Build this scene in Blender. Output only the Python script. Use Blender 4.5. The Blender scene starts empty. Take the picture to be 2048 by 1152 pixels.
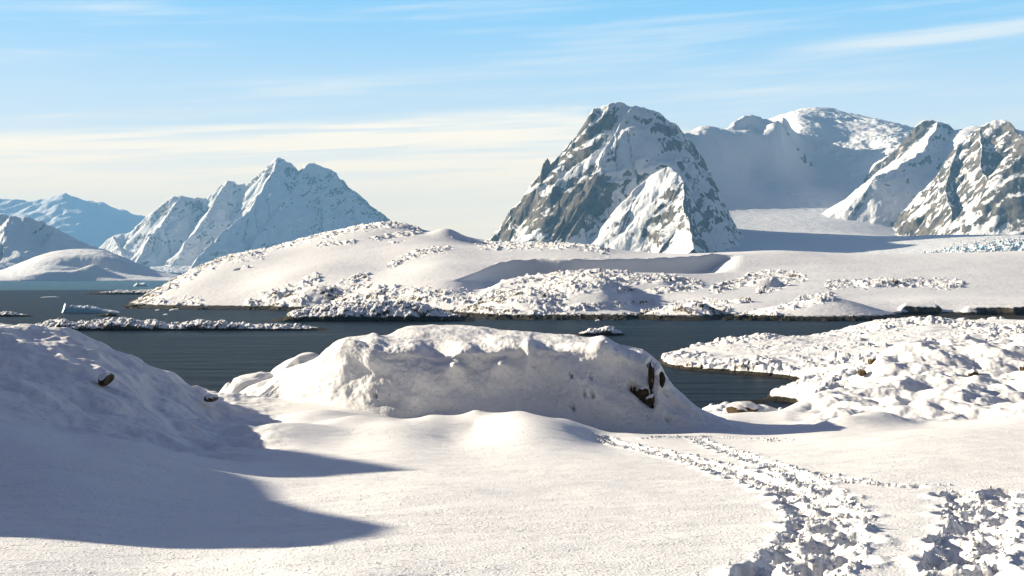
import bpy, math, random
import numpy as np
random.seed(7)
SC = bpy.context.scene
COL = SC.collection
R = math.radians

# ------------------------------------------------------------------ camera, sky, sun, exposure
F = 2800.0                    # focal length in photograph pixels (2048 wide)
YH = 550.0                    # row of the sea horizon
CAM_Z = 16.0
SUN_EL, SUN_AZ = R(18.5), R(24.0)     # sun to the left, a little ahead of the camera
cam_data = bpy.data.cameras.new("camera")
cam_data.sensor_width = 36.0
cam_data.lens = 36.0 * F / 2048.0
cam_data.shift_y = (YH - 576.0) / 2048.0
cam_data.clip_start = 0.1
cam_data.clip_end = 120000.0
cam = bpy.data.objects.new("camera", cam_data)
cam.location = (0, 0, CAM_Z)
cam.rotation_euler = (math.pi / 2, 0, 0)
COL.objects.link(cam)
SC.camera = cam

SC.view_settings.view_transform = 'Standard'
SC.view_settings.look = 'None'
SC.view_settings.gamma = 1.0
SC.view_settings.use_curve_mapping = False
SC.view_settings.exposure = 1.32
SC.cycles.max_bounces = 6
SC.cycles.diffuse_bounces = 2
SC.cycles.glossy_bounces = 2

sun_data = bpy.data.lights.new("sun", 'SUN')
sun_data.energy = 5.0
sun_data.angle = R(0.5)
sun_data.color = (1.0, 0.878, 0.665)
sun = bpy.data.objects.new("sun", sun_data)
ca, sa, ce, se = math.cos(SUN_AZ), math.sin(SUN_AZ), math.cos(SUN_EL), math.sin(SUN_EL)
from mathutils import Vector
TO_SUN = Vector((-ce * ca, ce * sa, se))
sun.rotation_euler = TO_SUN.to_track_quat('Z', 'Y').to_euler()
sun.location = (-60, 20, 80)
COL.objects.link(sun)


class NT:
    """Small helper round a node tree."""
    def __init__(self, tree):
        self.t = tree
        self.n = tree.nodes
        self.l = tree.links

    def put(self, sock, v):
        if v is None:
            return
        if isinstance(v, bpy.types.NodeSocket):
            self.l.new(v, sock)
        else:
            if isinstance(v, (tuple, list)) and len(v) == 3 and sock.type == 'RGBA':
                v = (*v, 1.0)
            sock.default_value = v

    def math(self, op, a, b=None, c=None, clamp=False):
        n = self.n.new('ShaderNodeMath')
        n.operation = op
        n.use_clamp = clamp
        for i, v in enumerate((a, b, c)):
            self.put(n.inputs[i], v)
        return n.outputs[0]

    def step(self, v, lo, hi, to0=0.0, to1=1.0):
        n = self.n.new('ShaderNodeMapRange')
        n.interpolation_type = 'SMOOTHSTEP'
        for i, x in enumerate((v, lo, hi, to0, to1)):
            self.put(n.inputs[i], x)
        return n.outputs[0]

    def vec(self, x, y, z):
        n = self.n.new('ShaderNodeCombineXYZ')
        for i, v in enumerate((x, y, z)):
            self.put(n.inputs[i], v)
        return n.outputs[0]

    def sep(self, v):
        n = self.n.new('ShaderNodeSeparateXYZ')
        self.put(n.inputs[0], v)
        return n.outputs

    def noise(self, v, scale, detail=4.0, rough=0.55, dist=0.0, norm=True):
        n = self.n.new('ShaderNodeTexNoise')
        n.normalize = norm
        self.put(n.inputs['Vector'], v)
        n.inputs['Scale'].default_value = scale
        n.inputs['Detail'].default_value = detail
        n.inputs['Roughness'].default_value = rough
        n.inputs['Distortion'].default_value = dist
        return n.outputs[0]

    def mix(self, f, a, b):
        n = self.n.new('ShaderNodeMix')
        n.data_type = 'RGBA'
        self.put(n.inputs[0], f)
        self.put(n.inputs[6], a)
        self.put(n.inputs[7], b)
        return n.outputs[2]

    def scale(self, v, s):
        n = self.n.new('ShaderNodeVectorMath')
        n.operation = 'MULTIPLY'
        self.put(n.inputs[0], v)
        n.inputs[1].default_value = s
        return n.outputs[0]

    def bump(self, h, strength, dist, normal=None):
        n = self.n.new('ShaderNodeBump')
        n.inputs['Strength'].default_value = strength
        n.inputs['Distance'].default_value = dist
        self.put(n.inputs['Height'], h)
        if normal is not None:
            self.l.new(normal, n.inputs['Normal'])
        return n.outputs[0]


# --- world: physical sky plus thin streaks of high cloud
world = bpy.data.worlds.new("World")
SC.world = world
world.use_nodes = True
W = NT(world.node_tree)
bg = W.n['Background']
sky = W.n.new('ShaderNodeTexSky')
sky.sky_type = 'NISHITA'
sky.sun_disc = False
sky.sun_elevation = SUN_EL
sky.sun_rotation = -(math.pi / 2 - SUN_AZ)
sky.altitude = 20
sky.air_density = 1.0
sky.dust_density = 0.3
sky.ozone_density = 2.0
tc = W.n.new('ShaderNodeTexCoord')
dx, dy, dz = W.sep(tc.outputs['Generated'])[0:3]
az = W.math('MULTIPLY', W.math('ARCTAN2', dx, dy), 57.2958)          # degrees right of the view axis
el = W.math('MULTIPLY', W.math('ARCSINE', dz), 57.2958)              # degrees above the horizon
# clear-air colour: the sky texture pulled towards a cleaner polar blue high up and cream by the horizon
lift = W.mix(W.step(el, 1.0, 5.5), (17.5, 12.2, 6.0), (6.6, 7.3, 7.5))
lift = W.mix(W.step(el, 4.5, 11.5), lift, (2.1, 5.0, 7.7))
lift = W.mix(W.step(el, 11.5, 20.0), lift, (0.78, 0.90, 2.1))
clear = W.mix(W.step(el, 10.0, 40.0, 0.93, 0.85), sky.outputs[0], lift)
# cirrus: noise stretched along gently tilted bands
tilt = W.math('SUBTRACT', el, W.math('MULTIPLY', az, 0.055))
cv = W.vec(W.math('MULTIPLY', az, 0.055), W.math('MULTIPLY', tilt, 0.75), 0.0)
n1 = W.noise(cv, 1.15, 5.0, 0.55, 0.5)
cv2 = W.vec(W.math('MULTIPLY', az, 0.11), W.math('MULTIPLY', tilt, 2.6), 4.3)
n2 = W.noise(cv2, 1.0, 4.0, 0.6, 0.3)
streak = W.math('ADD', W.math('MULTIPLY', n1, 0.6), W.math('MULTIPLY', n2, 0.4))
# the long bank of cloud low in the sky, its top edge rising to the right
top_l = W.math('ADD', 7.0, W.math('MULTIPLY', az, 0.06))
top_r = W.math('SUBTRACT', 7.75, W.math('MULTIPLY', az, 0.22))
top = W.math('MINIMUM', top_l, top_r)
wob = W.math('SUBTRACT', n2, 0.5)
rel = W.math('SUBTRACT', el, W.math('ADD', top, W.math('MULTIPLY', wob, 0.7)))
bank = W.step(rel, -0.85, 0.0, 1.0, 0.0)
bank = W.math('MULTIPLY', bank, W.step(n2, 0.36, 0.58, 0.45, 1.0))
b2 = W.math('SUBTRACT', el, W.math('ADD', W.math('ADD', 5.85, W.math('MULTIPLY', az, 0.045)), W.math('MULTIPLY', wob, 0.5)))
band = W.math('MULTIPLY', W.step(W.math('ABSOLUTE', b2), 0.05, 0.38, 1.0, 0.0), W.step(az, -4.0, 4.0, 0.95, 0.0))
thin = W.step(streak, 0.46, 0.80)
thin = W.math('MULTIPLY', thin, W.step(el, 10.0, 25.0, 0.5, 0.2))
# one bright plume at the right
pl_el = W.math('SUBTRACT', el, W.math('ADD', 8.0, W.math('MULTIPLY', az, 0.075)))
pl = W.math('MULTIPLY', W.step(W.math('ABSOLUTE', W.math('ADD', pl_el, W.math('MULTIPLY', wob, 0.8))), 0.0, 0.5, 1.0, 0.0), W.step(az, 9.0, 15.0))
cloud = W.math('MAXIMUM', W.math('MAXIMUM', W.math('MAXIMUM', bank, band), thin), W.math('MULTIPLY', pl, 0.5), clamp=True)
cloud = W.math('MULTIPLY', cloud, W.step(el, 12.0, 20.0, 0.85, 0.1))
cloud_col = W.mix(W.step(el, 3.0, 8.0), (12.6, 9.8, 6.3), (11.0, 9.4, 7.3))
whole = W.mix(cloud, clear, cloud_col)
# the brighter sky round the (unseen) sun
sd = W.n.new('ShaderNodeVectorMath'); sd.operation = 'DOT_PRODUCT'
W.l.new(tc.outputs['Generated'], sd.inputs[0]); sd.inputs[1].default_value = TO_SUN
glow = W.math('POWER', W.math('MAXIMUM', sd.outputs['Value'], 0.0), 7.0)
glow = W.math('MULTIPLY', glow, W.step(el, -1.0, 2.0))
whole = W.mix(W.math('MULTIPLY', glow, 0.5), whole, (12.0, 11.0, 10.0))
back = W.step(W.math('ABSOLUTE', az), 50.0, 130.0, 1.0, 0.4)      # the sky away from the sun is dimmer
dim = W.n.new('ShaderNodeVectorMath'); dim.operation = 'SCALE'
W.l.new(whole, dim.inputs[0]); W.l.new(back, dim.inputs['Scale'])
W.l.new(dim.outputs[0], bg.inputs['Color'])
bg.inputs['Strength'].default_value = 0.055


# ------------------------------------------------------------------ numeric helpers
def px2t(px):
    return (np.asarray(px, dtype=float) - 1024.0) / F


def row2z(py, d):
    return CAM_Z - (np.asarray(py, dtype=float) - YH) * d / F


def P3(px, py, d):
    return ((px - 1024.0) * d / F, d, CAM_Z - (py - YH) * d / F)


def sstep(x, a, b):
    t = np.clip((x - a) / (b - a), 0, 1)
    return t * t * (3 - 2 * t)


def _h(ix, iy, seed):
    h = (ix.astype(np.int64) * 374761393 + iy.astype(np.int64) * 668265263 + seed * 974634741) & 0xFFFFFFFF
    h = ((h ^ (h >> 13)) * 1274126177) & 0xFFFFFFFF
    h = h ^ (h >> 16)
    h = (h * 2246822519) & 0xFFFFFFFF
    return (h ^ (h >> 15)).astype(np.float64) / 4294967296.0


def perlin(x, y, seed=0):
    x0 = np.floor(x); y0 = np.floor(y)
    fx = x - x0; fy = y - y0
    ix = x0.astype(np.int64); iy = y0.astype(np.int64)
    u = fx * fx * fx * (fx * (fx * 6 - 15) + 10); v = fy * fy * fy * (fy * (fy * 6 - 15) + 10)

    def g(i, j):
        a = _h(ix + i, iy + j, seed) * 6.2831853
        return np.cos(a) * (fx - i) + np.sin(a) * (fy - j)
    a = g(0, 0); b = g(1, 0); c = g(0, 1); d = g(1, 1)
    return ((a + (b - a) * u) * (1 - v) + (c + (d - c) * u) * v) * 1.5


def fbm(x, y, octv=5, seed=0, gain=0.5, lac=2.03):
    s = 0; a = 1.0; t = 0
    for o in range(octv):
        s = s + a * perlin(x, y, seed + o * 17); t += a
        a *= gain; x = x * lac + 13.7; y = y * lac - 7.3
    return s / t


def ridged(x, y, octv=5, seed=0, gain=0.5, lac=2.07):
    s = 0; a = 1.0; t = 0
    for o in range(octv):
        s = s + a * (1 - np.abs(perlin(x, y, seed + o * 17))) ** 2; t += a
        a *= gain; x = x * lac + 3.1; y = y * lac + 9.2
    return s / t


def worley(x, y, seed=0):
    """nearest-cell distance, second distance, random number of the nearest cell"""
    x0 = np.floor(x).astype(np.int64); y0 = np.floor(y).astype(np.int64)
    f1 = np.full(x.shape, 9.0); f2 = np.full(x.shape, 9.0); rid = np.zeros(x.shape)
    for i in (-1, 0, 1):
        for j in (-1, 0, 1):
            cx = x0 + i; cy = y0 + j
            qx = cx + 0.1 + 0.8 * _h(cx, cy, seed); qy = cy + 0.1 + 0.8 * _h(cx, cy, seed + 5)
            d = np.hypot(x - qx, y - qy); r = _h(cx, cy, seed + 9)
            m = d < f1
            f2 = np.where(m, f1, np.minimum(f2, d))
            rid = np.where(m, r, rid); f1 = np.where(m, d, f1)
    return f1, f2, rid


def rubble(x, y, size, seed=0):
    """heaped rounded stones, 0..1, a flat-ish dome per cell with tight gaps between"""
    wx = x / size + 0.25 * perlin(x / size * 1.3, y / size * 1.3, seed + 3)
    wy = y / size + 0.25 * perlin(x / size * 1.3 + 7, y / size * 1.3, seed + 4)
    f1, f2, r = worley(wx, wy, seed)
    return (0.25 + 0.75 * r) * np.sqrt(np.clip(1 - (f1 / 0.62) ** 2, 0, 1)) * sstep(f2 - f1, 0.0, 0.16)


class TPS:
    """thin plate spline through scattered (px, depth) -> value"""
    def __init__(self, pts, logd=True, sx=300.0, sd=3.0, smooth=1e-6):
        pts = np.array(pts, float)
        self.logd, self.sx, self.sd = logd, sx, sd
        self.p = self.key(pts[:, 0], pts[:, 1])
        n = len(pts)
        K = self.phi(np.hypot(self.p[:, None, 0] - self.p[None, :, 0], self.p[:, None, 1] - self.p[None, :, 1]))
        A = np.zeros((n + 3, n + 3))
        A[:n, :n] = K + smooth * np.eye(n)
        A[:n, n] = 1; A[:n, n + 1:] = self.p
        A[n, :n] = 1; A[n + 1:, :n] = self.p.T
        self.w = np.linalg.solve(A, np.r_[pts[:, 2], 0, 0, 0])

    def key(self, px, d):
        d = np.log(d) * self.sd if self.logd else d / self.sd
        return np.stack([px / self.sx, d], -1)

    @staticmethod
    def phi(r):
        return r * r * np.log(r + 1e-9)

    def __call__(self, px, d):
        q = self.key(np.asarray(px, float), np.asarray(d, float))
        out = self.w[-3] + q[..., 0] * self.w[-2] + q[..., 1] * self.w[-1]
        for (a, b), w in zip(self.p, self.w[:-3]):
            out = out + w * self.phi(np.hypot(q[..., 0] - a, q[..., 1] - b))
        return out


def tps_rows(pts, **k):
    """control points given as (px, row, depth)"""
    return TPS([(a, c, CAM_Z - (b - YH) * c / F) for a, b, c in pts], **k)


def stroke(px, py, line, r):
    """1 near a polyline, fading to 0 at distance r (all in the units of px, py)"""
    best = np.full(px.shape, 1e9)
    for (x0, y0), (x1, y1) in zip(line[:-1], line[1:]):
        ddx, ddy = x1 - x0, y1 - y0
        t = np.clip(((px - x0) * ddx + (py - y0) * ddy) / (ddx * ddx + ddy * ddy + 1e-9), 0, 1)
        best = np.minimum(best, np.hypot(px - x0 - t * ddx, py - y0 - t * ddy))
    return best


def sinterp(x, xs, ys, w):
    """linear interpolation with its corners rounded over width w"""
    return sum(np.interp(x + o * w, xs, ys) * g for o, g in ((-1, .1), (-.66, .15), (-.33, .2), (0, .1), (.33, .2), (.66, .15), (1, .1)))


def mesh_obj(name, verts, faces, mat, attrs=None, smooth=True, parent=None):
    me = bpy.data.meshes.new(name)
    verts = np.ascontiguousarray(verts, np.float32); faces = np.ascontiguousarray(faces, np.int32)
    n, k = faces.shape
    me.vertices.add(len(verts)); me.vertices.foreach_set('co', verts.ravel())
    me.loops.add(n * k); me.loops.foreach_set('vertex_index', faces.ravel())
    me.polygons.add(n); me.polygons.foreach_set('loop_start', np.arange(0, n * k, k, dtype=np.int32))
    me.polygons.foreach_set('use_smooth', np.full(n, smooth))
    me.update(calc_edges=True)
    for nm, v in (attrs or {}).items():
        at = me.attributes.new(nm, 'FLOAT', 'POINT')
        at.data.foreach_set('value', np.ascontiguousarray(v, np.float32).ravel())
    me.materials.append(mat)
    o = bpy.data.objects.new(name, me)
    COL.objects.link(o)
    if parent is not None:
        o.parent = parent
    return o


def grid_faces(nr, nc):
    i = np.arange(nr * nc).reshape(nr, nc)
    return np.stack([i[:-1, :-1], i[:-1, 1:], i[1:, 1:], i[1:, :-1]], -1).reshape(-1, 4)


def grid_obj(name, X, Y, Z, mat, attrs=None, keep=None, parent=None):
    nr, nc = X.shape
    f = grid_faces(nr, nc)
    v = np.stack([X, Y, Z], -1).reshape(-1, 3)
    a = {k: q.ravel() for k, q in (attrs or {}).items()}
    if keep is not None:
        f = f[keep.ravel()[f].any(1)]
        used = np.zeros(len(v), bool); used[f.ravel()] = True
        idx = np.cumsum(used) - 1
        f = idx[f]; v = v[used]; a = {k: q[used] for k, q in a.items()}
    return mesh_obj(name, v, f, mat, a, parent=parent)


def fan(pxs, ds):
    PX, D = np.meshgrid(np.asarray(pxs, float), np.asarray(ds, float))
    return PX, D, (PX - 1024.0) / F * D


def grad(Z, X, Y):
    """slope dz/dx, dz/dy of a fan grid"""
    zx = np.gradient(Z, axis=1) / np.gradient(X, axis=1)
    dyd = np.gradient(Y, axis=0)
    zy = (np.gradient(Z, axis=0) - zx * np.gradient(X, axis=0)) / dyd
    return zx, zy


def blur(a, k):
    for ax in (0, 1):
        pad = [(0, 0), (0, 0)]; pad[ax] = (k + 1, k)
        c = np.cumsum(np.pad(a, pad, mode='edge'), axis=ax)
        a = (c[2 * k + 1:] - c[:-2 * k - 1]) / (2 * k + 1) if ax == 0 else (c[:, 2 * k + 1:] - c[:, :-2 * k - 1]) / (2 * k + 1)
    return a


def tag(o, label=None, cat=None, group=None, kind=None):
    for k, v in (('label', label), ('category', cat), ('group', group), ('kind', kind)):
        if v:
            o[k] = v
    return o


# ------------------------------------------------------------------ materials
def new_mat(name):
    m = bpy.data.materials.new(name)
    m.use_nodes = True
    t = NT(m.node_tree)
    return m, t, t.n['Principled BSDF']


def geo_pos(t):
    return t.n.new('ShaderNodeNewGeometry').outputs['Position']


def attr(t, name):
    n = t.n.new('ShaderNodeAttribute')
    n.attribute_name = name
    return n.outputs['Fac']


SNOW = (0.745, 0.745, 0.76)


def mat_field():
    """wind-packed snow of the foreground: fine grain, little pits drawn out by the wind"""
    m, t, b = new_mat("field_snow")
    p = geo_pos(t)
    col = t.mix(t.noise(p, 0.7, 3.0), (0.72, 0.72, 0.735), (0.77, 0.77, 0.78))
    rock = attr(t, 'rock')
    f = t.step(t.math('ADD', rock, t.math('MULTIPLY', t.math('SUBTRACT', t.noise(p, 9.0, 4.0), 0.5), 0.9)), 0.45, 0.6)
    rc = t.mix(t.noise(p, 14.0, 4.0), (0.035, 0.026, 0.018), (0.12, 0.085, 0.05))
    t.put(b.inputs['Base Color'], t.mix(f, col, rc))
    b.inputs['Roughness'].default_value = 0.75
    b.inputs['Specular IOR Level'].default_value = 0.25
    grain = t.noise(t.scale(p, (1.0, 0.7, 1.0)), 48.0, 3.0, 0.65)
    pits = t.step(t.noise(t.scale(p, (0.45, 1.3, 1.0)), 16.0, 2.0, 0.5), 0.60, 0.70, 0.0, -1.0)
    crumbs = t.step(t.noise(p, 22.0, 2.0, 0.5), 0.60, 0.74)
    wave = t.noise(t.scale(p, (0.6, 1.0, 1.0)), 3.2, 3.0, 0.5)
    patch = t.step(t.noise(p, 0.45, 2.0), 0.42, 0.62)
    h = t.math('ADD', t.math('MULTIPLY', grain, 0.5), t.math('ADD', t.math('MULTIPLY', wave, 1.3), t.math('MULTIPLY', pits, t.math('MULTIPLY', patch, 1.0))))
    h = t.math('ADD', h, t.math('MULTIPLY', crumbs, t.math('SUBTRACT', 0.9, t.math('MULTIPLY', patch, 0.5))))
    t.put(b.inputs['Normal'], t.bump(h, 1.0, 0.018))
    return m


def mat_terrain(name, snow=SNOW, rock_a=(0.06, 0.055, 0.05), rock_b=(0.22, 0.19, 0.155), scale=1.0, bump=0.3, tide=None, amp=0.8):
    """snow broken by rock where the vertex attribute says the slope is bare; scale is in cycles per metre"""
    m, t, b = new_mat(name)
    p = geo_pos(t)
    n = t.noise(p, scale, 6.0, 0.62)
    rock = attr(t, 'rock')
    f = t.step(t.math('ADD', rock, t.math('MULTIPLY', t.math('SUBTRACT', n, 0.5), amp)), 0.42, 0.58)
    rc = t.mix(t.step(t.noise(p, scale * 0.6, 5.0, 0.65), 0.3, 0.7), rock_a, rock_b)
    sc = t.mix(t.noise(p, scale * 0.2, 3.0), tuple(c * 0.96 for c in snow), tuple(min(0.9, c * 1.03) for c in snow))
    col = t.mix(f, sc, rc)
    if tide:
        z = t.sep(p)[2]
        wet = t.step(t.math('ADD', z, t.math('MULTIPLY', t.math('SUBTRACT', t.noise(p, 0.5, 4.0), 0.5), tide * 0.9)), tide * 0.85, tide * 1.1, 1.0, 0.0)
        col = t.mix(wet, col, (0.018, 0.015, 0.010))
    t.put(b.inputs['Base Color'], col)
    b.inputs['Roughness'].default_value = 0.85
    b.inputs['Specular IOR Level'].default_value = 0.15
    if bump:
        t.put(b.inputs['Normal'], t.bump(t.noise(p, scale * 1.7, 5.0, 0.6), 0.8, bump))
    return m


def mat_water():
    m, t, b = new_mat("sea_water")
    p = geo_pos(t)
    y = t.sep(p)[1]
    far = t.step(t.math('ADD', y, t.math('MULTIPLY', t.math('SUBTRACT', t.noise(p, 0.004, 3.0), 0.5), 250.0)), 1420.0, 1560.0)  # lighter far band: sky reflection off calm water put into the base colour
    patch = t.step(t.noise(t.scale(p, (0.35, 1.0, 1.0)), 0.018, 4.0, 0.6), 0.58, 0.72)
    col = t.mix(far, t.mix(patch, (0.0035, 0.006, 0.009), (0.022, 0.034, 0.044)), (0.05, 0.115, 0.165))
    t.put(b.inputs['Base Color'], col)
    b.inputs['Roughness'].default_value = 0.35
    b.inputs['IOR'].default_value = 1.2
    b.inputs['Specular IOR Level'].default_value = 0.10
    h = t.math('ADD', t.noise(t.scale(p, (0.5, 1.0, 1.0)), 0.9, 4.0, 0.65), t.math('MULTIPLY', t.noise(t.scale(p, (0.4, 1.0, 1.0)), 0.12, 3.0), 2.5))
    t.put(b.inputs['Normal'], t.bump(h, 1.0, 0.9))
    return m


def mat_ice():
    m, t, b = new_mat("glacier_ice")
    p = geo_pos(t)
    z = t.sep(p)[2]
    n = t.noise(t.scale(p, (1, 1, 2.5)), 0.8, 4.0)
    col = t.mix(n, (0.10, 0.30, 0.40), (0.45, 0.68, 0.76))
    nz = t.sep(t.n.new('ShaderNodeNewGeometry').outputs['Normal'])[2]
    col = t.mix(t.step(nz, 0.55, 0.85), col, (0.8, 0.83, 0.85))
    t.put(b.inputs['Base Color'], col)
    b.inputs['Roughness'].default_value = 0.35
    t.put(b.inputs['Normal'], t.bump(n, 0.6, 0.25))
    return m


def mat_rock(name, a, b_, scale):
    m, t, b = new_mat(name)
    p = geo_pos(t)
    nz = t.sep(t.n.new('ShaderNodeNewGeometry').outputs['Normal'])[2]
    n = t.noise(p, scale, 5.0, 0.65)
    col = t.mix(t.step(n, 0.3, 0.7), a, b_)
    f = t.step(t.math('ADD', nz, t.math('MULTIPLY', t.math('SUBTRACT', n, 0.5), 0.6)), 0.5, 0.62)
    t.put(b.inputs['Base Color'], t.mix(f, col, SNOW))
    b.inputs['Roughness'].default_value = 0.9
    b.inputs['Specular IOR Level'].default_value = 0.15
    t.put(b.inputs['Normal'], t.bump(n, 0.8, 0.4 / scale))
    return m


M_FIELD = mat_field()
M_MOUNT = mat_terrain("mountain_rock_and_snow", rock_a=(0.028, 0.028, 0.030), rock_b=(0.17, 0.145, 0.115), scale=0.055, bump=3.5, amp=1.0)
M_FAR = mat_terrain("distant_snow", scale=0.003, bump=0.0, rock_a=(0.08, 0.09, 0.1), rock_b=(0.2, 0.2, 0.2), amp=0.6)
M_GLACIER = mat_terrain("glacier_snow", scale=0.01, bump=3.0, rock_a=(0.06, 0.055, 0.05), rock_b=(0.2, 0.17, 0.14), amp=0.8)
M_ISLAND = mat_terrain("island_rock_and_snow", scale=0.28, bump=0.35, rock_a=(0.02, 0.017, 0.014), rock_b=(0.11, 0.09, 0.07), tide=1.7)
M_SHORE = mat_terrain("shore_rock_and_snow", scale=0.8, bump=0.12, rock_a=(0.02, 0.017, 0.012), rock_b=(0.12, 0.09, 0.05), tide=0.55)
M_WATER = mat_water()
M_ICE = mat_ice()
M_SERAC = mat_terrain("crevassed_ice", snow=(0.74, 0.755, 0.77), rock_a=(0.22, 0.42, 0.52), rock_b=(0.42, 0.60, 0.68), scale=0.04, bump=1.5)
M_BROWN = mat_rock("brown_rock", (0.02, 0.014, 0.008), (0.13, 0.085, 0.045), 6.0)
M_BARE = mat_rock("bare_dark_rock", (0.012, 0.009, 0.006), (0.055, 0.04, 0.025), 9.0)
M_DARK = mat_rock("dark_wet_rock", (0.012, 0.011, 0.010), (0.05, 0.045, 0.04), 1.2)

# ------------------------------------------------------------------ sea
sea_x = np.array([-20000.0, 20000.0]); sea_y = np.array([-400.0, 20000.0])
SX, SY = np.meshgrid(sea_x, sea_y)
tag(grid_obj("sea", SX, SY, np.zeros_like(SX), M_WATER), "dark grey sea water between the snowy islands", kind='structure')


# ------------------------------------------------------------------ mountains
def ridge_field(X, Y, ridges, seed, k=1.0):
    """Highest of many ridges. Each ridge: (nodes[(px,row,depth)], slope_left, slope_right, gully_m). Left/right is seen walking along it.
    k scales the size of the relief (1 at 5 km)."""
    H = np.full(X.shape, -1e4)
    XW = X + k * (20 * fbm(X / (260 * k), Y / (260 * k), 3, seed + 1) + 5 * fbm(X / (60 * k), Y / (60 * k), 3, seed + 2))
    YW = Y + k * (45 * fbm(X / (240 * k) + 9, Y / (240 * k), 3, seed + 3) + 8 * fbm(X / (60 * k) + 5, Y / (60 * k), 3, seed + 4))
    for kk, (nodes, sl, sr, gul) in enumerate(ridges):
        pts = [P3(*n) for n in nodes]
        s0 = 0.0
        hh = np.full(X.shape, -1e4); ss = np.zeros(X.shape); dd = np.zeros(X.shape)
        for (xa, ya, za), (xb, yb, zb) in zip(pts[:-1], pts[1:]):
            ex, ey = xb - xa, yb - ya
            L = math.hypot(ex, ey) + 1e-6
            t = np.clip(((XW - xa) * ex + (YW - ya) * ey) / (L * L), 0, 1)
            qx, qy = XW - xa - t * ex, YW - ya - t * ey
            dist = np.hypot(qx, qy)
            left = (ex * qy - ey * qx) > 0
            h = za + (zb - za) * t - dist * np.where(left, sl, sr)
            m = h > hh
            hh = np.where(m, h, hh); ss = np.where(m, s0 + t * L, ss); dd = np.where(m, dist, dd)
            s0 += L
        if gul:
            g = ridged(ss / (130.0 * k) + 0.35 * perlin(X / (160 * k), Y / (160 * k), seed), dd / (600.0 * k), 3, seed + 31 * kk) - 0.66
            g2 = ridged(ss / (42.0 * k) + 0.4 * perlin(X / (60 * k), Y / (60 * k), seed + 7), dd / (220.0 * k), 3, seed + 33 * kk) - 0.66
            hh = hh + gul * (1.7 * g * sstep(dd, 0, 200 * k) + 0.34 * g2 * sstep(dd, 0, 60 * k))
        H = np.maximum(H, hh)
    n = fbm(X / (170 * k), Y / (170 * k), 3, seed + 5)
    m = sstep(H, 30, 120)
    H = H + m * 0.30 * (78 * k / 6.283) * np.sin(6.283 * ((H - 0.75 * X + 0.3 * Y) / (95 * k) + 1.3 * n))
    H = H + m * 0.20 * (27 * k / 6.283) * np.sin(6.283 * ((H - 0.9 * X) / (36 * k) + 1.6 * fbm(X / (70 * k), Y / (70 * k), 3, seed + 6)))
    return H


def sharpen_rock(Z, X, Y, lo, hi, seed, nscale):
    zx, zy = grad(Z, X, Y)
    sl = np.hypot(zx, zy)
    n = fbm(X / nscale, (Y + 1.3 * Z) / nscale, 4, seed)
    return sstep(sl + 0.5 * n, lo, hi)


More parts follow.
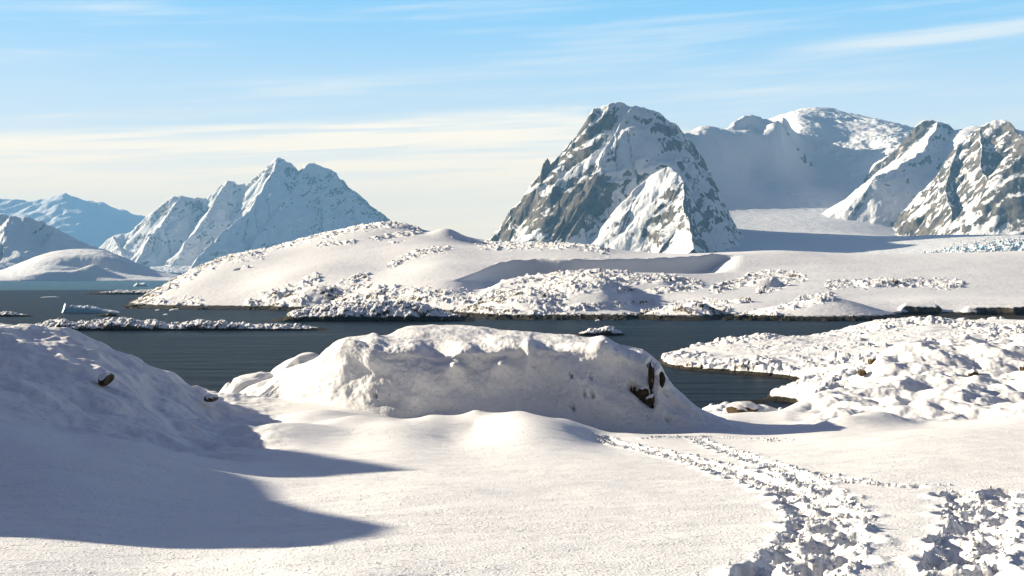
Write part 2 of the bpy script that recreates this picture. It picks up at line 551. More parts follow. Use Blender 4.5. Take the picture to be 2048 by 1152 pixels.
def build_big_peak():
    PX, D, X = fan(np.arange(960, 1560, 0.85), np.r_[np.arange(4050, 5500, 3.6), np.arange(5500, 7700, 14)])
    Y = D
    rg = [
        # skyline crest, left to right
        ([(1034, 497, 4900), (1036, 485, 4900), (1040, 463, 4910), (1050, 428, 4920), (1056, 398, 4930), (1062, 390, 4940), (1079, 372, 4950), (1085, 352, 4955),
          (1106, 341, 4960), (1113, 333, 4965), (1134, 322, 4970),
          (1149, 286, 4985), (1164, 277, 4990), (1167, 263, 5000), (1178, 236, 5000), (1190, 218, 5000), (1211, 207, 5005), (1234, 202, 5010),
          (1249, 204, 5005), (1258, 209, 5000), (1268, 207, 4990), (1285, 209, 4995), (1302, 217, 5000), (1320, 229, 5020)], 1.25, 1.35, 60),
        ([(1302, 217, 5000), (1320, 229, 5020), (1341, 243, 5050), (1357, 252, 5080),
          (1370, 268, 5110), (1385, 285, 5130), (1403, 312, 5160), (1416, 340, 5200), (1427, 385, 5240), (1433, 430, 5270)], 2.2, 2.1, 55),
        ([(1087, 330, 4955), (1092, 322, 4955), (1096, 318, 4955), (1100, 325, 4955)], 3.0, 3.0, 0),
        ([(1116, 322, 4960), (1125, 318, 4962), (1131, 318, 4966)], 2.6, 2.6, 0),
        # lit arete from the right summit down to the left
        ([(1268, 207, 4990), (1258, 222, 4965), (1247, 240, 4930), (1232, 265, 4890), (1213, 290, 4840), (1198, 325, 4780), (1206, 342, 4760), (1190, 365, 4720),
          (1172, 387, 4680), (1158, 410, 4640), (1140, 440, 4590), (1118, 470, 4540), (1095, 492, 4500)], 1.1, 1.5, 35),
        # left shoulder rib
        ([(1225, 275, 4900), (1205, 288, 4890), (1185, 300, 4870), (1160, 322, 4850), (1132, 345, 4830), (1112, 365, 4800), (1106, 395, 4800), (1094, 430, 4790), (1080, 475, 4780)], 1.1, 2.4, 30),
        # low rib in front of the dark face
        ([(1176, 407, 4660), (1166, 425, 4600), (1150, 455, 4530), (1120, 492, 4440)], 1.0, 1.5, 25),
        # front buttress, the lit triangle
        ([(1345, 350, 4800), (1352, 340, 4570), (1340, 337, 4565), (1322, 343, 4566), (1300, 356, 4570), (1270, 377, 4560), (1243, 413, 4530), (1215, 450, 4495), (1181, 495, 4450)], 0.95, 1.6, 18),
        ([(1340, 337, 4560), (1356, 343, 4520), (1363, 360, 4480), (1367, 375, 4440), (1372, 420, 4300), (1380, 465, 4150), (1390, 510, 4000)], 1.7, 1.0, 40),
        # right spurs
        ([(1341, 243, 5050), (1352, 285, 4990), (1368, 330, 4930), (1385, 370, 4880), (1400, 410, 4830), (1406, 445, 4790)], 2.0, 1.4, 35),
        ([(1385, 285, 5130), (1405, 340, 5070), (1418, 385, 5010), (1424, 425, 4960)], 2.3, 1.6, 25),
        # back ridge added behind the summit, unseen, to shade the glacier bowl
        ([(1252, 240, 6700), (1300, 236, 6720), (1340, 250, 6800), (1372, 268, 6900), (1400, 262, 7000)], 1.1, 1.3, 30),
    ]
    Z = ridge_field(X, Y, rg, 3)
    Z += 12 * (fbm(X / 150, Y / 150, 3, 5)) * sstep(Z, 0, 150) + 5 * (ridged(X / 45, Y / 70, 3, 9) - 0.6) + 1.2 * fbm(X / 14, Y / 14, 3, 19)
    Z = Z - 62 * sstep(PX, 1400, 1510) * sstep(5600 - D, 0, 200)
    Z = np.maximum(Z, -3)
    rock = 0.62 * sharpen_rock(Z, X, Y, 0.95, 2.3, 21, 110) + 0.22 * fbm(X / 30 + Y / 90, Z / 90 + Y / 200, 4, 23) + 0.06 - 0.13 * sstep(PX, 1230, 1290) * sstep(D, 4700, 4800)
    # snow packs on the sides that face the prevailing wind and on the high dome; the left walls stay bare
    row = YH - (Z - CAM_Z) * F / D
    for ln, r, a in (([(1165, 372), (1140, 410), (1105, 445)], 46, .6), ([(1055, 400), (1030, 445), (1010, 480)], 22, .28), ([(1092, 330), (1082, 370)], 12, .3), ([(1180, 240), (1160, 300), (1140, 330)], 18, .3),
                     ([(1225, 230), (1205, 275)], 26, .14), ([(1300, 235), (1330, 275), (1345, 330)], 24, .3), ([(1395, 300), (1412, 350), (1425, 390)], 10, .25), ([(1400, 400), (1410, 440)], 12, .4), ([(1372, 440), (1395, 470)], 18, .35),
                     ([(1200, 360), (1170, 420), (1130, 470)], 16, .3), ([(1255, 360), (1245, 385)], 12, .3), ([(1220, 370), (1195, 440)], 16, .25), ([(1330, 400), (1290, 480)], 24, .25), ([(1355, 380), (1340, 440), (1325, 490)], 18, .28), ([(1270, 395), (1215, 475)], 12, .3)):
        rock = rock + a * np.exp(-(stroke(PX, row, ln, 1) / r) ** 2)
    for ln, r, a in (([(1262, 210), (1240, 250), (1210, 290), (1200, 330)], 7, .5), ([(1165, 330), (1150, 350)], 18, .4), ([(1245, 330), (1232, 400)], 8, .3), ([(1290, 260), (1275, 330)], 16, .2)):
        rock = rock - a * np.exp(-(stroke(PX, row, ln, 1) / r) ** 2)
    cap = stroke(PX, row, [(1345, 345), (1318, 358), (1300, 385), (1280, 425)], 1)
    rock = rock - 0.9 * np.exp(-(cap / 14) ** 2)
    keep = Z > -2.5
    o = grid_obj("mountain", X, Y, Z, M_MOUNT, {'rock': rock}, keep)
    tag(o, "tall steep rock mountain with a rounded snowy summit and a sunlit triangular front buttress", "mountain", kind='structure')


def build_far():
    # hazy blue mountain far behind
    PX, D, X = fan(np.arange(-200, 420, 1.6), np.arange(15000, 19500, 30))
    rg = [([(-260, 405, 18000), (0, 397, 18000), (70, 402, 18000), (97, 397, 18000), (110, 391, 18000), (131, 386, 18000), (150, 394, 18000), (166, 402, 18000), (205, 403, 18000),
            (240, 416, 18000), (270, 427, 18000), (300, 436, 18000), (345, 452, 18000), (420, 490, 18000)], 0.55, 0.45, 25)]
    Z = ridge_field(X, D, rg, 41, 3.0) + 25 * fbm(X / 600, D / 600, 5, 44)
    Z = np.maximum(Z, -3)
    tag(grid_obj("mountain", X, D, Z, M_FAR, {'rock': np.full(X.shape, -1.0)}, Z > -2.5),
        "pale blue far mountain with a small pointed top at the horizon", "mountain", kind='structure')
    # twin-topped mountain in the middle distance
    PX, D, X = fan(np.arange(170, 800, 0.9), np.arange(8300, 11300, 7.5))
    rg = [
        ([(180, 505, 10000), (199, 495, 10000), (227, 471, 10000), (270, 462, 10000), (281, 452, 10000), (309, 430, 10000), (324, 413, 10000), (352, 395, 10000), (367, 391, 10000),
          (391, 397, 10000), (414, 395, 10000), (434, 382, 10000), (453, 360, 10000), (469, 367, 10000), (487, 367, 10000), (504, 369, 10000), (523, 354, 9990), (547, 331, 9980),
          (553, 316, 9980), (566, 317, 9980), (580, 330, 9980), (590, 348, 9980), (596, 358, 9970), (603, 338, 9950), (614, 325, 9950), (626, 323, 9950), (642, 330, 9950), (662, 341, 9950),
          (680, 368, 9950), (695, 380, 9950), (719, 391, 9950), (734, 407, 9950), (746, 425, 9950), (756, 446, 9950), (780, 500, 9950)], 0.85, 1.2, 70),
        ([(553, 318, 9980), (540, 350, 9800), (520, 385, 9600), (495, 420, 9400), (455, 455, 9150), (420, 490, 8900), (385, 530, 8700)], 0.75, 1.3, 60),
        ([(605, 340, 9950), (585, 380, 9750), (560, 410, 9550), (535, 450, 9300), (505, 490, 9050), (480, 530, 8850)], 0.8, 1.3, 60),
        ([(635, 335, 9950), (640, 400, 9700), (630, 450, 9500), (610, 500, 9250)], 0.8, 1.1, 70),
        ([(367, 391, 10000), (345, 420, 9850), (315, 455, 9650), (290, 490, 9450), (275, 520, 9300)], 0.8, 1.2, 55),
        ([(453, 360, 10000), (430, 405, 9800), (400, 450, 9550), (365, 490, 9300)], 0.8, 1.2, 55),
        ([(227, 471, 10000), (240, 500, 9800), (265, 530, 9500)], 0.7, 1.0, 40),
        ([(700, 382, 9950), (715, 430, 9750), (720, 480, 9550)], 0.8, 1.1, 60),
    ]
    Z = ridge_field(X, D, rg, 51, 1.7) + 16 * fbm(X / 260, D / 260, 4, 54) + 8 * (ridged(X / 80, D / 110, 3, 59) - 0.6)
    apron = 16 + 55 * sstep(X, -3300, -2000) * sstep(D, 8300, 9300) + 14 * ridged(X / 60, D / 60, 3, 61)
    Z = np.maximum(np.maximum(Z, np.where((PX > 300) & (D > 8500), apron, -3)), -3)
    rock = 0.62 * sharpen_rock(Z, X, D, 0.6, 1.9, 57, 160) + 0.2 * fbm(X / 70, (D + Z) / 200, 4, 58) - 0.08
    tag(grid_obj("mountain", X, D, Z, M_MOUNT, {'rock': rock}, Z > -2.5),
        "hazy snow mountain with two pointed tops and ridges running down to the water", "mountain", kind='structure')
    # dark shaded hill at the left edge
    PX, D, X = fan(np.arange(-320, 300, 1.2), np.arange(5000, 7000, 7))
    rg = [([(-330, 470, 6000), (-100, 440, 6000), (0, 430, 6000), (50, 432, 6000), (80, 441, 6000), (110, 458, 6000), (140, 476, 6000), (175, 494, 6000), (230, 530, 6000), (262, 560, 6000)], 0.5, 0.95, 25),
          ([(20, 431, 6000), (10, 470, 5800), (-20, 510, 5600), (-60, 545, 5450)], 0.4, 0.9, 15),
          ([(110, 458, 6000), (85, 500, 5750), (40, 535, 5500)], 0.5, 0.9, 15)]
    Z = np.maximum(ridge_field(X, D, rg, 71, 1.0) + 10 * fbm(X / 120, D / 120, 5, 72), -3)
    rock = sharpen_rock(Z, X, D, 1.0, 2.2, 73, 80) - 0.25
    tag(grid_obj("hill", X, D, Z, M_MOUNT, {'rock': rock}, Z > -2.5),
        "blue grey shaded rounded hill at the left, behind a low snow dome", "hill", kind='structure')
    # low snow dome on the water
    PX, D, X = fan(np.arange(-220, 420, 0.9), np.arange(3500, 4700, 2.6))
    cx = np.array([-220, -100, 0, 50, 100, 150, 190, 215, 240, 265, 290, 320, 350, 400, 420])
    cy = np.array([545, 550, 543, 521, 503, 497, 498, 501, 511, 522, 534, 543, 549, 556, 560.])
    crest = CAM_Z - (sinterp(PX, cx, cy, 25) - YH) * 4150 / F
    front = sinterp(PX, [-220, 0, 60, 110, 150, 200, 240, 300, 420], [3760, 3750, 3740, 3780, 3820, 3800, 3780, 3790, 3850], 30)
    tt = np.clip((D - front) / (4150 - front), 0, 1)
    prof = sinterp(tt, [-1, 0, 0.05, 0.25, 0.5, 0.8, 1, 2], [-2, 0, 0.22, 0.42, 0.66, 0.93, 1, 1], .05)
    wall = sinterp(PX, [60, 110, 160, 215, 260, 330, 420], [0, 0.2, 0.7, 1, 1, 0.6, 0.3], 30)
    profw = sinterp(tt, [-1, 0, 0.03, 0.2, 0.42, 0.56, 0.8, 1, 2], [-2, 0, 0.10, 0.16, 0.30, 0.80, 0.95, 1, 1], .04)
    Z = crest * (prof * (1 - wall) + profw * wall)
    Z = np.where(D > 4150, crest * (1 - ((D - 4150) / 500) ** 2), Z)
    for bx, bd, br, bh in ((170, 3840, 42, 15), (208, 3835, 40, 13), (190, 3870, 30, 16), (120, 3800, 60, 6)):
        Z += bh * np.exp(-(((X - (bx - 1024) * bd / F) / br) ** 2 + ((D - bd) / 38) ** 2)) * sstep(tt, 0, .1)
    Z = Z + 2.2 * fbm(X / 35, D / 35, 4, 81) * sstep(tt, 0, 0.1) - 3 * (tt <= 0)
    rock = 0.35 * sstep(PX, 235, 270) * (fbm(X / 16, (D + 2 * Z) / 30, 4, 84) + .35) * sstep(PX, 500, 330) - .1
    Z = np.maximum(Z, -3)
    tag(grid_obj("hill", X, D, Z, M_GLACIER, {'rock': rock}, Z > -2.5),
        "low smooth snow dome at the left shore, sunlit on top with two bright snow cones", "hill", kind='structure')


def build_glacier():
    PX, D, X = fan(np.arange(1340, 2320, 1.5), np.r_[np.arange(3300, 5600, 7), np.arange(5600, 9250, 9)])
    T = tps_rows([
        (1380, 508, 4300), (1420, 505, 4300), (1600, 505, 4250), (1800, 503, 4100), (1950, 500, 3900), (2100, 500, 3700), (2300, 505, 3600),
        (1500, 470, 5000), (1700, 470, 5000), (1900, 470, 4800), (2100, 470, 4500),
        (1420, 436, 5600), (1520, 435, 5750), (1600, 434, 5800), (1720, 436, 5850), (1800, 439, 5850), (1860, 432, 5900), (2000, 432, 5800), (2250, 430, 5700),
        (1430, 412, 6000), (1600, 410, 6200), (1780, 412, 6200), (1450, 375, 6300), (1600, 375, 6500), (1760, 380, 6400),
        (1430, 320, 6600), (1500, 330, 6750), (1600, 345, 6850), (1690, 350, 6900), (1760, 345, 6700),
        (1400, 285, 6700), (1500, 290, 7000), (1600, 300, 7150), (1700, 300, 7200), (1620, 260, 7450), (1720, 265, 7500), (1660, 245, 7800), (1780, 290, 7000),
        (1385, 262, 6900), (1400, 255, 6950), (1420, 254, 6950), (1440, 263, 7000), (1455, 258, 7050), (1470, 241, 7050), (1488, 232, 7080), (1505, 231, 7100), (1530, 237, 7120), (1568, 240, 7150),
        (1560, 252, 7050), (1500, 262, 6950), (1560, 275, 7080), (1530, 315, 7450), (1480, 325, 7450), (1430, 335, 7400), (1420, 300, 7150), (1500, 300, 7250),
        (1596, 232, 7750), (1622, 226, 8000), (1645, 217, 8200), (1657, 216, 8250), (1669, 221, 8250), (1704, 229, 8150), (1733, 237, 8050), (1761, 242, 7900), (1785, 252, 7700), (1810, 262, 7500), (1900, 290, 7300), (2100, 300, 7300),
        (1926, 270, 6400), (1900, 318, 6280), (1875, 365, 6130), (1855, 405, 5980), (1990, 290, 6300), (2100, 300, 6300), (1650, 260, 9200), (1450, 330, 9200), (1850, 320, 9200), (2200, 330, 9200), (1400, 300, 7700)], sx=300.0, sd=6.0)
    Z = T(PX, D)
    row = YH - (Z - CAM_Z) * F / D
    # broken ice falls
    fall = np.exp(-(stroke(PX, row, [(1640, 300), (1700, 315), (1760, 300), (1800, 280)], 1) / 30) ** 2)
    fall = np.maximum(fall, 0.5 * np.exp(-(stroke(PX, row, [(1660, 225), (1720, 240), (1800, 268)], 1) / 10) ** 2))
    front = np.exp(-(stroke(PX, row, [(1900, 500), (1960, 490), (2060, 482)], 1) / 12) ** 2)
    mid = np.exp(-(stroke(PX, row, [(1520, 330), (1560, 345)], 1) / 16) ** 2)
    Z = Z + (18 * (ridged(X / 75, D / 45, 4, 91) - 0.55)) * np.clip(fall + 0.3 * mid, 0, 1) + 40 * fall * fbm(X / 150, D / 150, 3, 95)
    Z = Z + front * 9 * (ridged(X / 28, D / 24, 3, 93) - 0.4) + 1.5 * fbm(X / 60, D / 90, 3, 94) + 22 * (ridged(X / 210 + D / 600, D / 330, 4, 96) - 0.6) * sstep(D, 6200, 6800) + 9 * (ridged(X / 120, D / 60, 4, 97) - .6) * sstep(D, 5900, 6300)
    # rocky peaks at the right
    rg = [
        ([(1380, 268, 6950), (1400, 254, 6950), (1420, 253, 6950), (1440, 263, 7000), (1452, 258, 7050), (1470, 240, 7060), (1488, 231, 7080), (1505, 230, 7090), (1530, 237, 7100), (1560, 243, 7140)], 1.3, 1.3, 6),
        ([(1813, 275, 6650), (1821, 267, 6620), (1837, 251, 6600), (1850, 242, 6600), (1869, 238, 6600), (1885, 242, 6600), (1898, 250, 6600), (1912, 258, 6600), (1920, 264, 6600), (1940, 285, 6600), (1970, 330, 6600)], 1.0, 1.3, 25),
        ([(1876, 240, 6600), (1868, 262, 6480), (1850, 290, 6350), (1828, 312, 6230), (1800, 332, 6120), (1770, 345, 6020), (1752, 352, 5950)], 0.9, 0.75, 12),
        ([(1930, 272, 5650), (1945, 262, 5630), (1958, 256, 5620), (1977, 245, 5600), (1993, 237, 5600), (2005, 235, 5600), (2015, 240, 5600), (2026, 256, 5610), (2043, 273, 5620), (2070, 300, 5640), (2130, 350, 5650)], 1.2, 1.2, 50),
        ([(2005, 236, 5600), (2022, 252, 5520), (2060, 290, 5350), (2100, 345, 5150), (2140, 410, 4950)], 1.2, 1.25, 60),
        ([(1958, 256, 5620), (1960, 290, 5500), (1968, 340, 5320), (1978, 400, 5120), (1985, 455, 4950)], 1.3, 1.25, 55),
        ([(1930, 272, 5650), (1912, 300, 5600), (1900, 335, 5520), (1895, 380, 5380), (1900, 440, 5150)], 1.3, 1.2, 45),
        ([(2090, 240, 5100), (2060, 300, 5080), (2048, 325, 5060), (2040, 365, 5000), (2034, 410, 4930), (2030, 460, 4850)], 1.5, 1.3, 40),
        ([(2060, 255, 5120), (2120, 230, 5140), (2200, 250, 5150), (2300, 320, 5150)], 1.2, 1.1, 35),
    ]
    P = ridge_field(X, D, rg, 111) + 6 * (ridged(X / 44, D / 60, 3, 112) - 0.6) + 6 * fbm(X / 110, D / 110, 3, 113)
    isrock = P > Z
    Z = np.maximum(P, Z)
    rock = np.where(isrock, 0.62 * sharpen_rock(Z, X, D, 0.7, 2.0, 115, 80) + 0.25 * fbm(D / 22 + X / 90, (X - Z) / 120, 4, 117) + 0.24 + 0.2 * sstep(PX, 1960, 2040), -0.6)
    for ln, r, a in (([(1825, 268), (1852, 246), (1870, 242)], 11, .55), ([(1815, 285), (1835, 270)], 12, .5), ([(1900, 262), (1915, 285)], 10, .3)):
        rock = rock + a * np.exp(-(stroke(PX, YH - (Z - CAM_Z) * F / D, ln, 1) / r) ** 2)
    rock = np.where(D > 5750, rock - 0.25, rock)
    Z = np.maximum(Z, -3)
    o = grid_obj("mountain", X, D, Z, M_MOUNT, {'rock': rock})
    tag(o, "snowy mountain range at the right with a shaded glacier bowl and craggy sunlit peaks", "mountain", kind='structure')


def build_glacier_front():
    PX, D, X = fan(np.arange(1840, 2330, 1.1), np.arange(3600, 3990, 3.2))
    top = sinterp(PX, [1840, 1900, 1960, 2048, 2320], [507, 500, 490, 479, 470], 20)
    h = CAM_Z - (top - YH) * 3900 / F
    t = np.clip((D - 3620) / 280, 0, 1)
    Z = 30 + (h - 30) * np.interp(t, [0, .06, .5, 1], [0, .62, .85, 1])
    cr = ridged(X / 26 + .4 * perlin(X / 40, D / 40, 701), D / 34, 3, 702)
    Z = Z + 15 * (cr - .6) + 7 * (worley(X / 14, D / 18, 703)[2] - .5) + 2 * fbm(X / 7, D / 7, 3, 704)
    Z = np.where(D > 3900, Z - (D - 3900) * .6, Z)
    tag(grid_obj("glacier_front", X, D, Z, M_SERAC, {'rock': sstep(np.hypot(*grad(Z, X, D)), .7, 1.8) * .8}), "pale blue crevassed glacier edge at the far right behind the snow slope", kind='structure')


build_glacier_front()
build_big_peak()
build_far()
build_glacier()


# ------------------------------------------------------------------ the large low island
def shoreline_drop(Z, wl=0.0):
    return np.where(Z < wl, wl - 3.0 * sstep(wl - Z, 0, 1.2), Z)


def build_island():
    ds = np.r_[np.arange(470, 770, 0.62), np.arange(770, 960, 1.0), np.arange(960, 1250, 4.0)]
    PX, D, X = fan(np.arange(225, 2330, 1.85), ds)
    T = tps_rows([
        (230, 618, 690), (255, 615, 689), (330, 617.5, 660), (420, 619, 649), (500, 620, 645), (600, 622, 630), (700, 624, 615), (800, 628, 590), (900, 633, 560), (960, 634, 530), (1000, 637, 515), (1050, 640, 500),
        (1105, 640, 498), (1180, 640, 498), (1280, 639, 502), (1340, 634, 530), (1400, 638, 510), (1450, 640, 498), (1560, 641, 493), (1700, 640, 497), (1790, 636, 505), (1850, 633, 535), (1950, 634, 530), (2048, 634, 525), (2300, 634, 525),
        (225, 626, 700), (240, 620, 760), (270, 612, 850), (330, 606, 950), (200, 640, 640), (400, 650, 600), (600, 655, 560), (900, 665, 500), (1100, 660, 465), (1400, 660, 465), (1700, 660, 465), (2300, 660, 470),
        # left dome
        (300, 590, 720), (340, 567, 760), (385, 541, 800), (430, 522, 830), (480, 509, 860), (560, 493, 880), (620, 476, 900), (680, 462, 915), (740, 450, 925), (775, 446, 930), (810, 449, 930), (838, 461, 925), (850, 466, 920),
        (400, 590, 690), (480, 565, 720), (480, 600, 668), (560, 520, 790), (560, 560, 700), (640, 500, 820), (640, 530, 740), (640, 565, 680), (640, 590, 650),
        (775, 470, 880), (775, 500, 800), (775, 540, 720), (740, 575, 650), (720, 605, 620), (870, 467, 910), (870, 495, 800), (870, 530, 705), (870, 570, 630), (860, 600, 595),
        (905, 470, 905), (940, 482, 890), (965, 491, 870), (1000, 490, 855), (1050, 488, 850), (1100, 489, 850), (1150, 490, 850), (1200, 495, 850), (1290, 507, 850), (1430, 507, 850),
        (960, 510, 770), (960, 545, 680), (940, 585, 610), (1060, 522, 745), (1150, 522, 742), (1290, 520, 768), (1420, 511, 800),
        (1060, 580, 600), (1000, 610, 545), (1100, 600, 550), (1190, 546, 640), (1240, 553, 640), (1330, 556, 650), (1400, 566, 650), (1100, 620, 520), (1250, 600, 560), (1250, 625, 520),
        # right snow slope
        (1470, 505, 855), (1560, 501, 865), (1650, 506, 875), (1800, 509, 890), (1950, 506, 920), (2048, 502, 950), (2300, 490, 1000),
        (1480, 540, 740), (1480, 575, 640), (1600, 530, 770), (1600, 560, 680), (1600, 590, 590), (1750, 535, 770), (1750, 560, 690), (1750, 590, 610), (1900, 535, 780), (1900, 565, 690), (1900, 590, 620),
        (2048, 530, 810), (2048, 565, 700), (2048, 592, 630), (2300, 540, 820), (2300, 595, 640), (1400, 600, 560), (1450, 620, 525), (1850, 606, 565), (1950, 605, 568), (2048, 604, 570),
        # back side down to the sea
        (230, 600, 900), (400, 560, 1000), (600, 545, 1130), (775, 540, 1180), (900, 535, 1150), (1100, 538, 1130), (1300, 542, 1150), (1600, 545, 1200), (2048, 540, 1250), (2300, 540, 1250)], sx=260.0, sd=6.0)
    Z = T(PX, D)
    row = YH - (Z - CAM_Z) * F / D
    # lump of snow on the skyline and the scooped ice cliff
    dc = sinterp(PX, [900, 940, 975, 1010, 1060, 1150, 1220, 1290, 1360, 1420, 1460], [640, 665, 700, 738, 748, 742, 752, 768, 782, 800, 812], 28)
    depth = sinterp(PX, [900, 930, 960, 990, 1020, 1060, 1150, 1300, 1400, 1440, 1465], [0, 1.0, 4.0, 8.0, 10.5, 11.5, 11.5, 12.0, 10.5, 5.5, 0], 22)
    Z = Z - depth * sstep(dc - D, -1.5 + 1.5 * fbm(X / 14, D / 40, 3, 131), 7) * (1 - sstep(dc - D, 25, 95))
    Z = Z + 1.1 * sstep(np.abs(D - dc - 3), 7, 0) * sstep(PX, 985, 1010) * (1 - sstep(PX, 1425, 1450)) * (0.6 + fbm(X / 10, D / 10, 3, 133))
    Z = Z + 4.2 * np.exp(-(((PX - 895) / 34) ** 2 + ((D - 897) / 16) ** 2))
    # ice cliffs by the water at the right
    for c0, c1, dd in ((1800, 1884, 541), (1925, 2070, 536)):
        wpx = sstep(PX, c0 - 6, c0 + 12) * (1 - sstep(PX, c1 - 14, c1 + 6))
        edge = dd + 4 * fbm(X / 9, D * 0, 3, 135)
        Z = np.where(D < edge + 12, Z * (1 - wpx) + wpx * (0.5 + 6.0 * sstep(D - edge, 0, 5.0) * np.clip((Z + 2) / 7, .4, 1.1)), Z)
    # pyramid hill and dark knoll on the shore
    def cone(cx, cd, ry_top, wl, wr, wd, sharp=1.0):
        h = CAM_Z - (ry_top - YH) * cd / F
        u = np.where(PX < cx, (cx - PX) / wl, (PX - cx) / wr)
        r = np.sqrt(u ** 2 + ((D - cd) / wd) ** 2 + 0.012)
        return h * (1 - r ** sharp) + 0.1 * h
    pyr = cone(1662, 522, 592.5, 215, 145, 34, 0.95)
    kn = cone(1395, 520, 606, 130, 62, 26, 1.1)
    ppyr = np.exp(-(np.maximum(0, Z - pyr) / 2) ** 2)
    Z = np.maximum(np.maximum(Z, pyr), kn)
    iskn = kn > Z - 0.3
    # rock mounds
    lump = -99.0
    for cx, cd, rt, wl, wr, wd in ((1190, 590, 553, 250, 120, 75), (1060, 560, 583, 150, 160, 55), (560, 668, 582, 62, 110, 20), (640, 655, 572, 110, 130, 24), (760, 640, 578, 130, 120, 26),
                                   (1320, 625, 562, 110, 130, 30), (1540, 655, 554, 120, 70, 24), (1780, 668, 561, 150, 150, 16)):
        lump = np.maximum(lump, cone(cx, cd, rt, wl, wr, wd, 1.25))
    Z = np.maximum(Z, lump)
    row = YH - (Z - CAM_Z) * F / D
    strokes = [
        ([(256, 614), (300, 590), (340, 568), (400, 535), (450, 516), (520, 505)], 11), ([(262, 612), (330, 600), (400, 604)], 8), ([(520, 500), (600, 480), (680, 463), (750, 450), (810, 450), (838, 462)], 7),
        ([(640, 489), (707, 484)], 4), ([(745, 477), (790, 470), (835, 465)], 5), ([(782, 484), (806, 483)], 2.5), ([(780, 531), (830, 507), (895, 497)], 6), ([(905, 474), (960, 490)], 2.5),
        ([(502, 608), (545, 590), (605, 571), (632, 554)], 10), ([(520, 615), (580, 600), (660, 588), (720, 590)], 17), ([(735, 552), (690, 565)], 7), ([(700, 580), (780, 590), (860, 595), (940, 600)], 17),
        ([(965, 492), (1050, 491), (1150, 491), (1215, 503)], 7), ([(930, 622), (1000, 600), (1080, 572), (1190, 546), (1240, 555)], 26), ([(1000, 625), (1100, 610), (1120, 570)], 26),
        ([(1250, 560), (1330, 556), (1400, 570)], 8), ([(1310, 583), (1400, 573)], 6), ([(1110, 585), (1300, 582)], 3), ([(1110, 618), (1250, 609), (1305, 605)], 6), ([(1110, 634), (1290, 635)], 6),
        ([(1430, 578), (1520, 553), (1560, 549), (1602, 556)], 9), ([(1520, 582), (1570, 570)], 6), ([(1660, 570), (1740, 567), (1850, 566), (1920, 570)], 8), ([(1290, 634), (1360, 620), (1420, 612), (1450, 628)], 14),
        ([(1450, 637), (1550, 627), (1620, 600), (1662, 593)], 9), ([(1400, 606), (1500, 602)], 3), ([(1445, 640), (1800, 640)], 3), ([(250, 619), (500, 622)], 3), ([(820, 625), (910, 628)], 8),
        ([(470, 540), (500, 532)], 2)]
    msk = np.zeros(PX.shape)
    nz = fbm(PX / 14, row / 7, 4, 141)
    for ln, r in strokes:
        d = stroke(PX, row * 1.0, ln, r)
        msk = np.maximum(msk, 1 - sstep(d + nz * r * 1.1, r * 0.55, r * 1.25))
    msk = msk * (1 - np.exp(-((D - dc) / 16) ** 2) * sstep(PX, 1000, 1040) * (1 - sstep(PX, 1400, 1440)))
    # snow-covered rubble where rock lies near the surface
    wx = X + 2.5 * fbm(X / 14, D / 14, 3, 161); wy = D + 2.5 * fbm(X / 14 + 5, D / 14, 3, 162)
    led = ridged((wx + 0.8 * wy) / 13.0, (wy - 0.5 * wx) / 30.0, 4, 145, 0.55)
    led = led + 0.06 * np.sin(6.283 * (led * 7 + fbm(X / 9, D / 9, 2, 163)))
    stones = sstep(fbm(X / 16, D / 20, 3, 164), -0.05, 0.3)
    rb = 4.4 * (led - 0.45) + stones * (0.7 * rubble(X, D, 2.8, 147) + 0.25 * rubble(X, D, 1.3, 148) - 0.3) + 0.45 * fbm(X / 5, D / 5, 3, 149)
    rb = np.maximum(rb, 0.30 + 1.3 * fbm(X / 15, D / 22, 3, 165)) - 0.2
    base_small = 0.35 * fbm(X / 30, D / 30, 4, 149)
    Z = Z + msk * (rb - 0.5) + base_small
    zx, zy = grad(Z, X, D)
    sl = np.hypot(zx, zy)
    rock = msk * (sstep(sl, 0.6, 1.8) * (0.55 + 0.75 * np.clip(fbm(X / 11, D / 14, 3, 153), -.5, .5)) + 0.19) + (1 - msk) * (-0.3)
    # bare bands: under the scoop's lip, in the two cliffs, on the knoll's right side
    lip = np.exp(-((D - dc) / 4.0) ** 2) * sstep(PX, 1040, 1080) * (1 - sstep(PX, 1380, 1420)) * sstep(fbm(X / 30, D / 14, 4, 151), 0.0, 0.4)
    rock = np.maximum(rock, 0.47 * lip)
    ice = (np.exp(-(stroke(PX, row, [(1815, 612), (1880, 615), (1870, 628), (1825, 628)], 1) / 12) ** 2) + np.exp(-(stroke(PX, row, [(1945, 612), (2060, 612), (2060, 628), (1960, 628)], 1) / 12) ** 2))
    rock = np.maximum(rock, 0.9 * ice * sstep(sl, 0.3, 0.8))
    for ln, r, a in (([(256, 614), (300, 590), (340, 568), (400, 535), (450, 516)], 9, .22), ([(560, 600), (640, 580), (740, 560)], 12, .16), ([(1300, 630), (1400, 622), (1440, 625)], 10, .25), ([(930, 622), (1000, 615)], 12, .2), ([(1430, 578), (1520, 553), (1600, 556)], 7, .2), ([(720, 605), (900, 610)], 10, .16)):
        rock = rock + a * np.exp(-(stroke(PX, row, ln, 1) / r) ** 2) * sstep(sl, .25, .9)
    rock = np.where(iskn & (PX > 1400), np.maximum(rock, 0.5 * sstep(PX, 1400, 1430)), rock)
    Z = shoreline_drop(Z)
    o = grid_obj("island", X, D, Z, M_ISLAND, {'rock': rock}, Z > -2.5)
    tag(o, "long low island of smooth snow slopes and snow-dusted rock across the water", "island", kind='structure')
    return T


build_island()


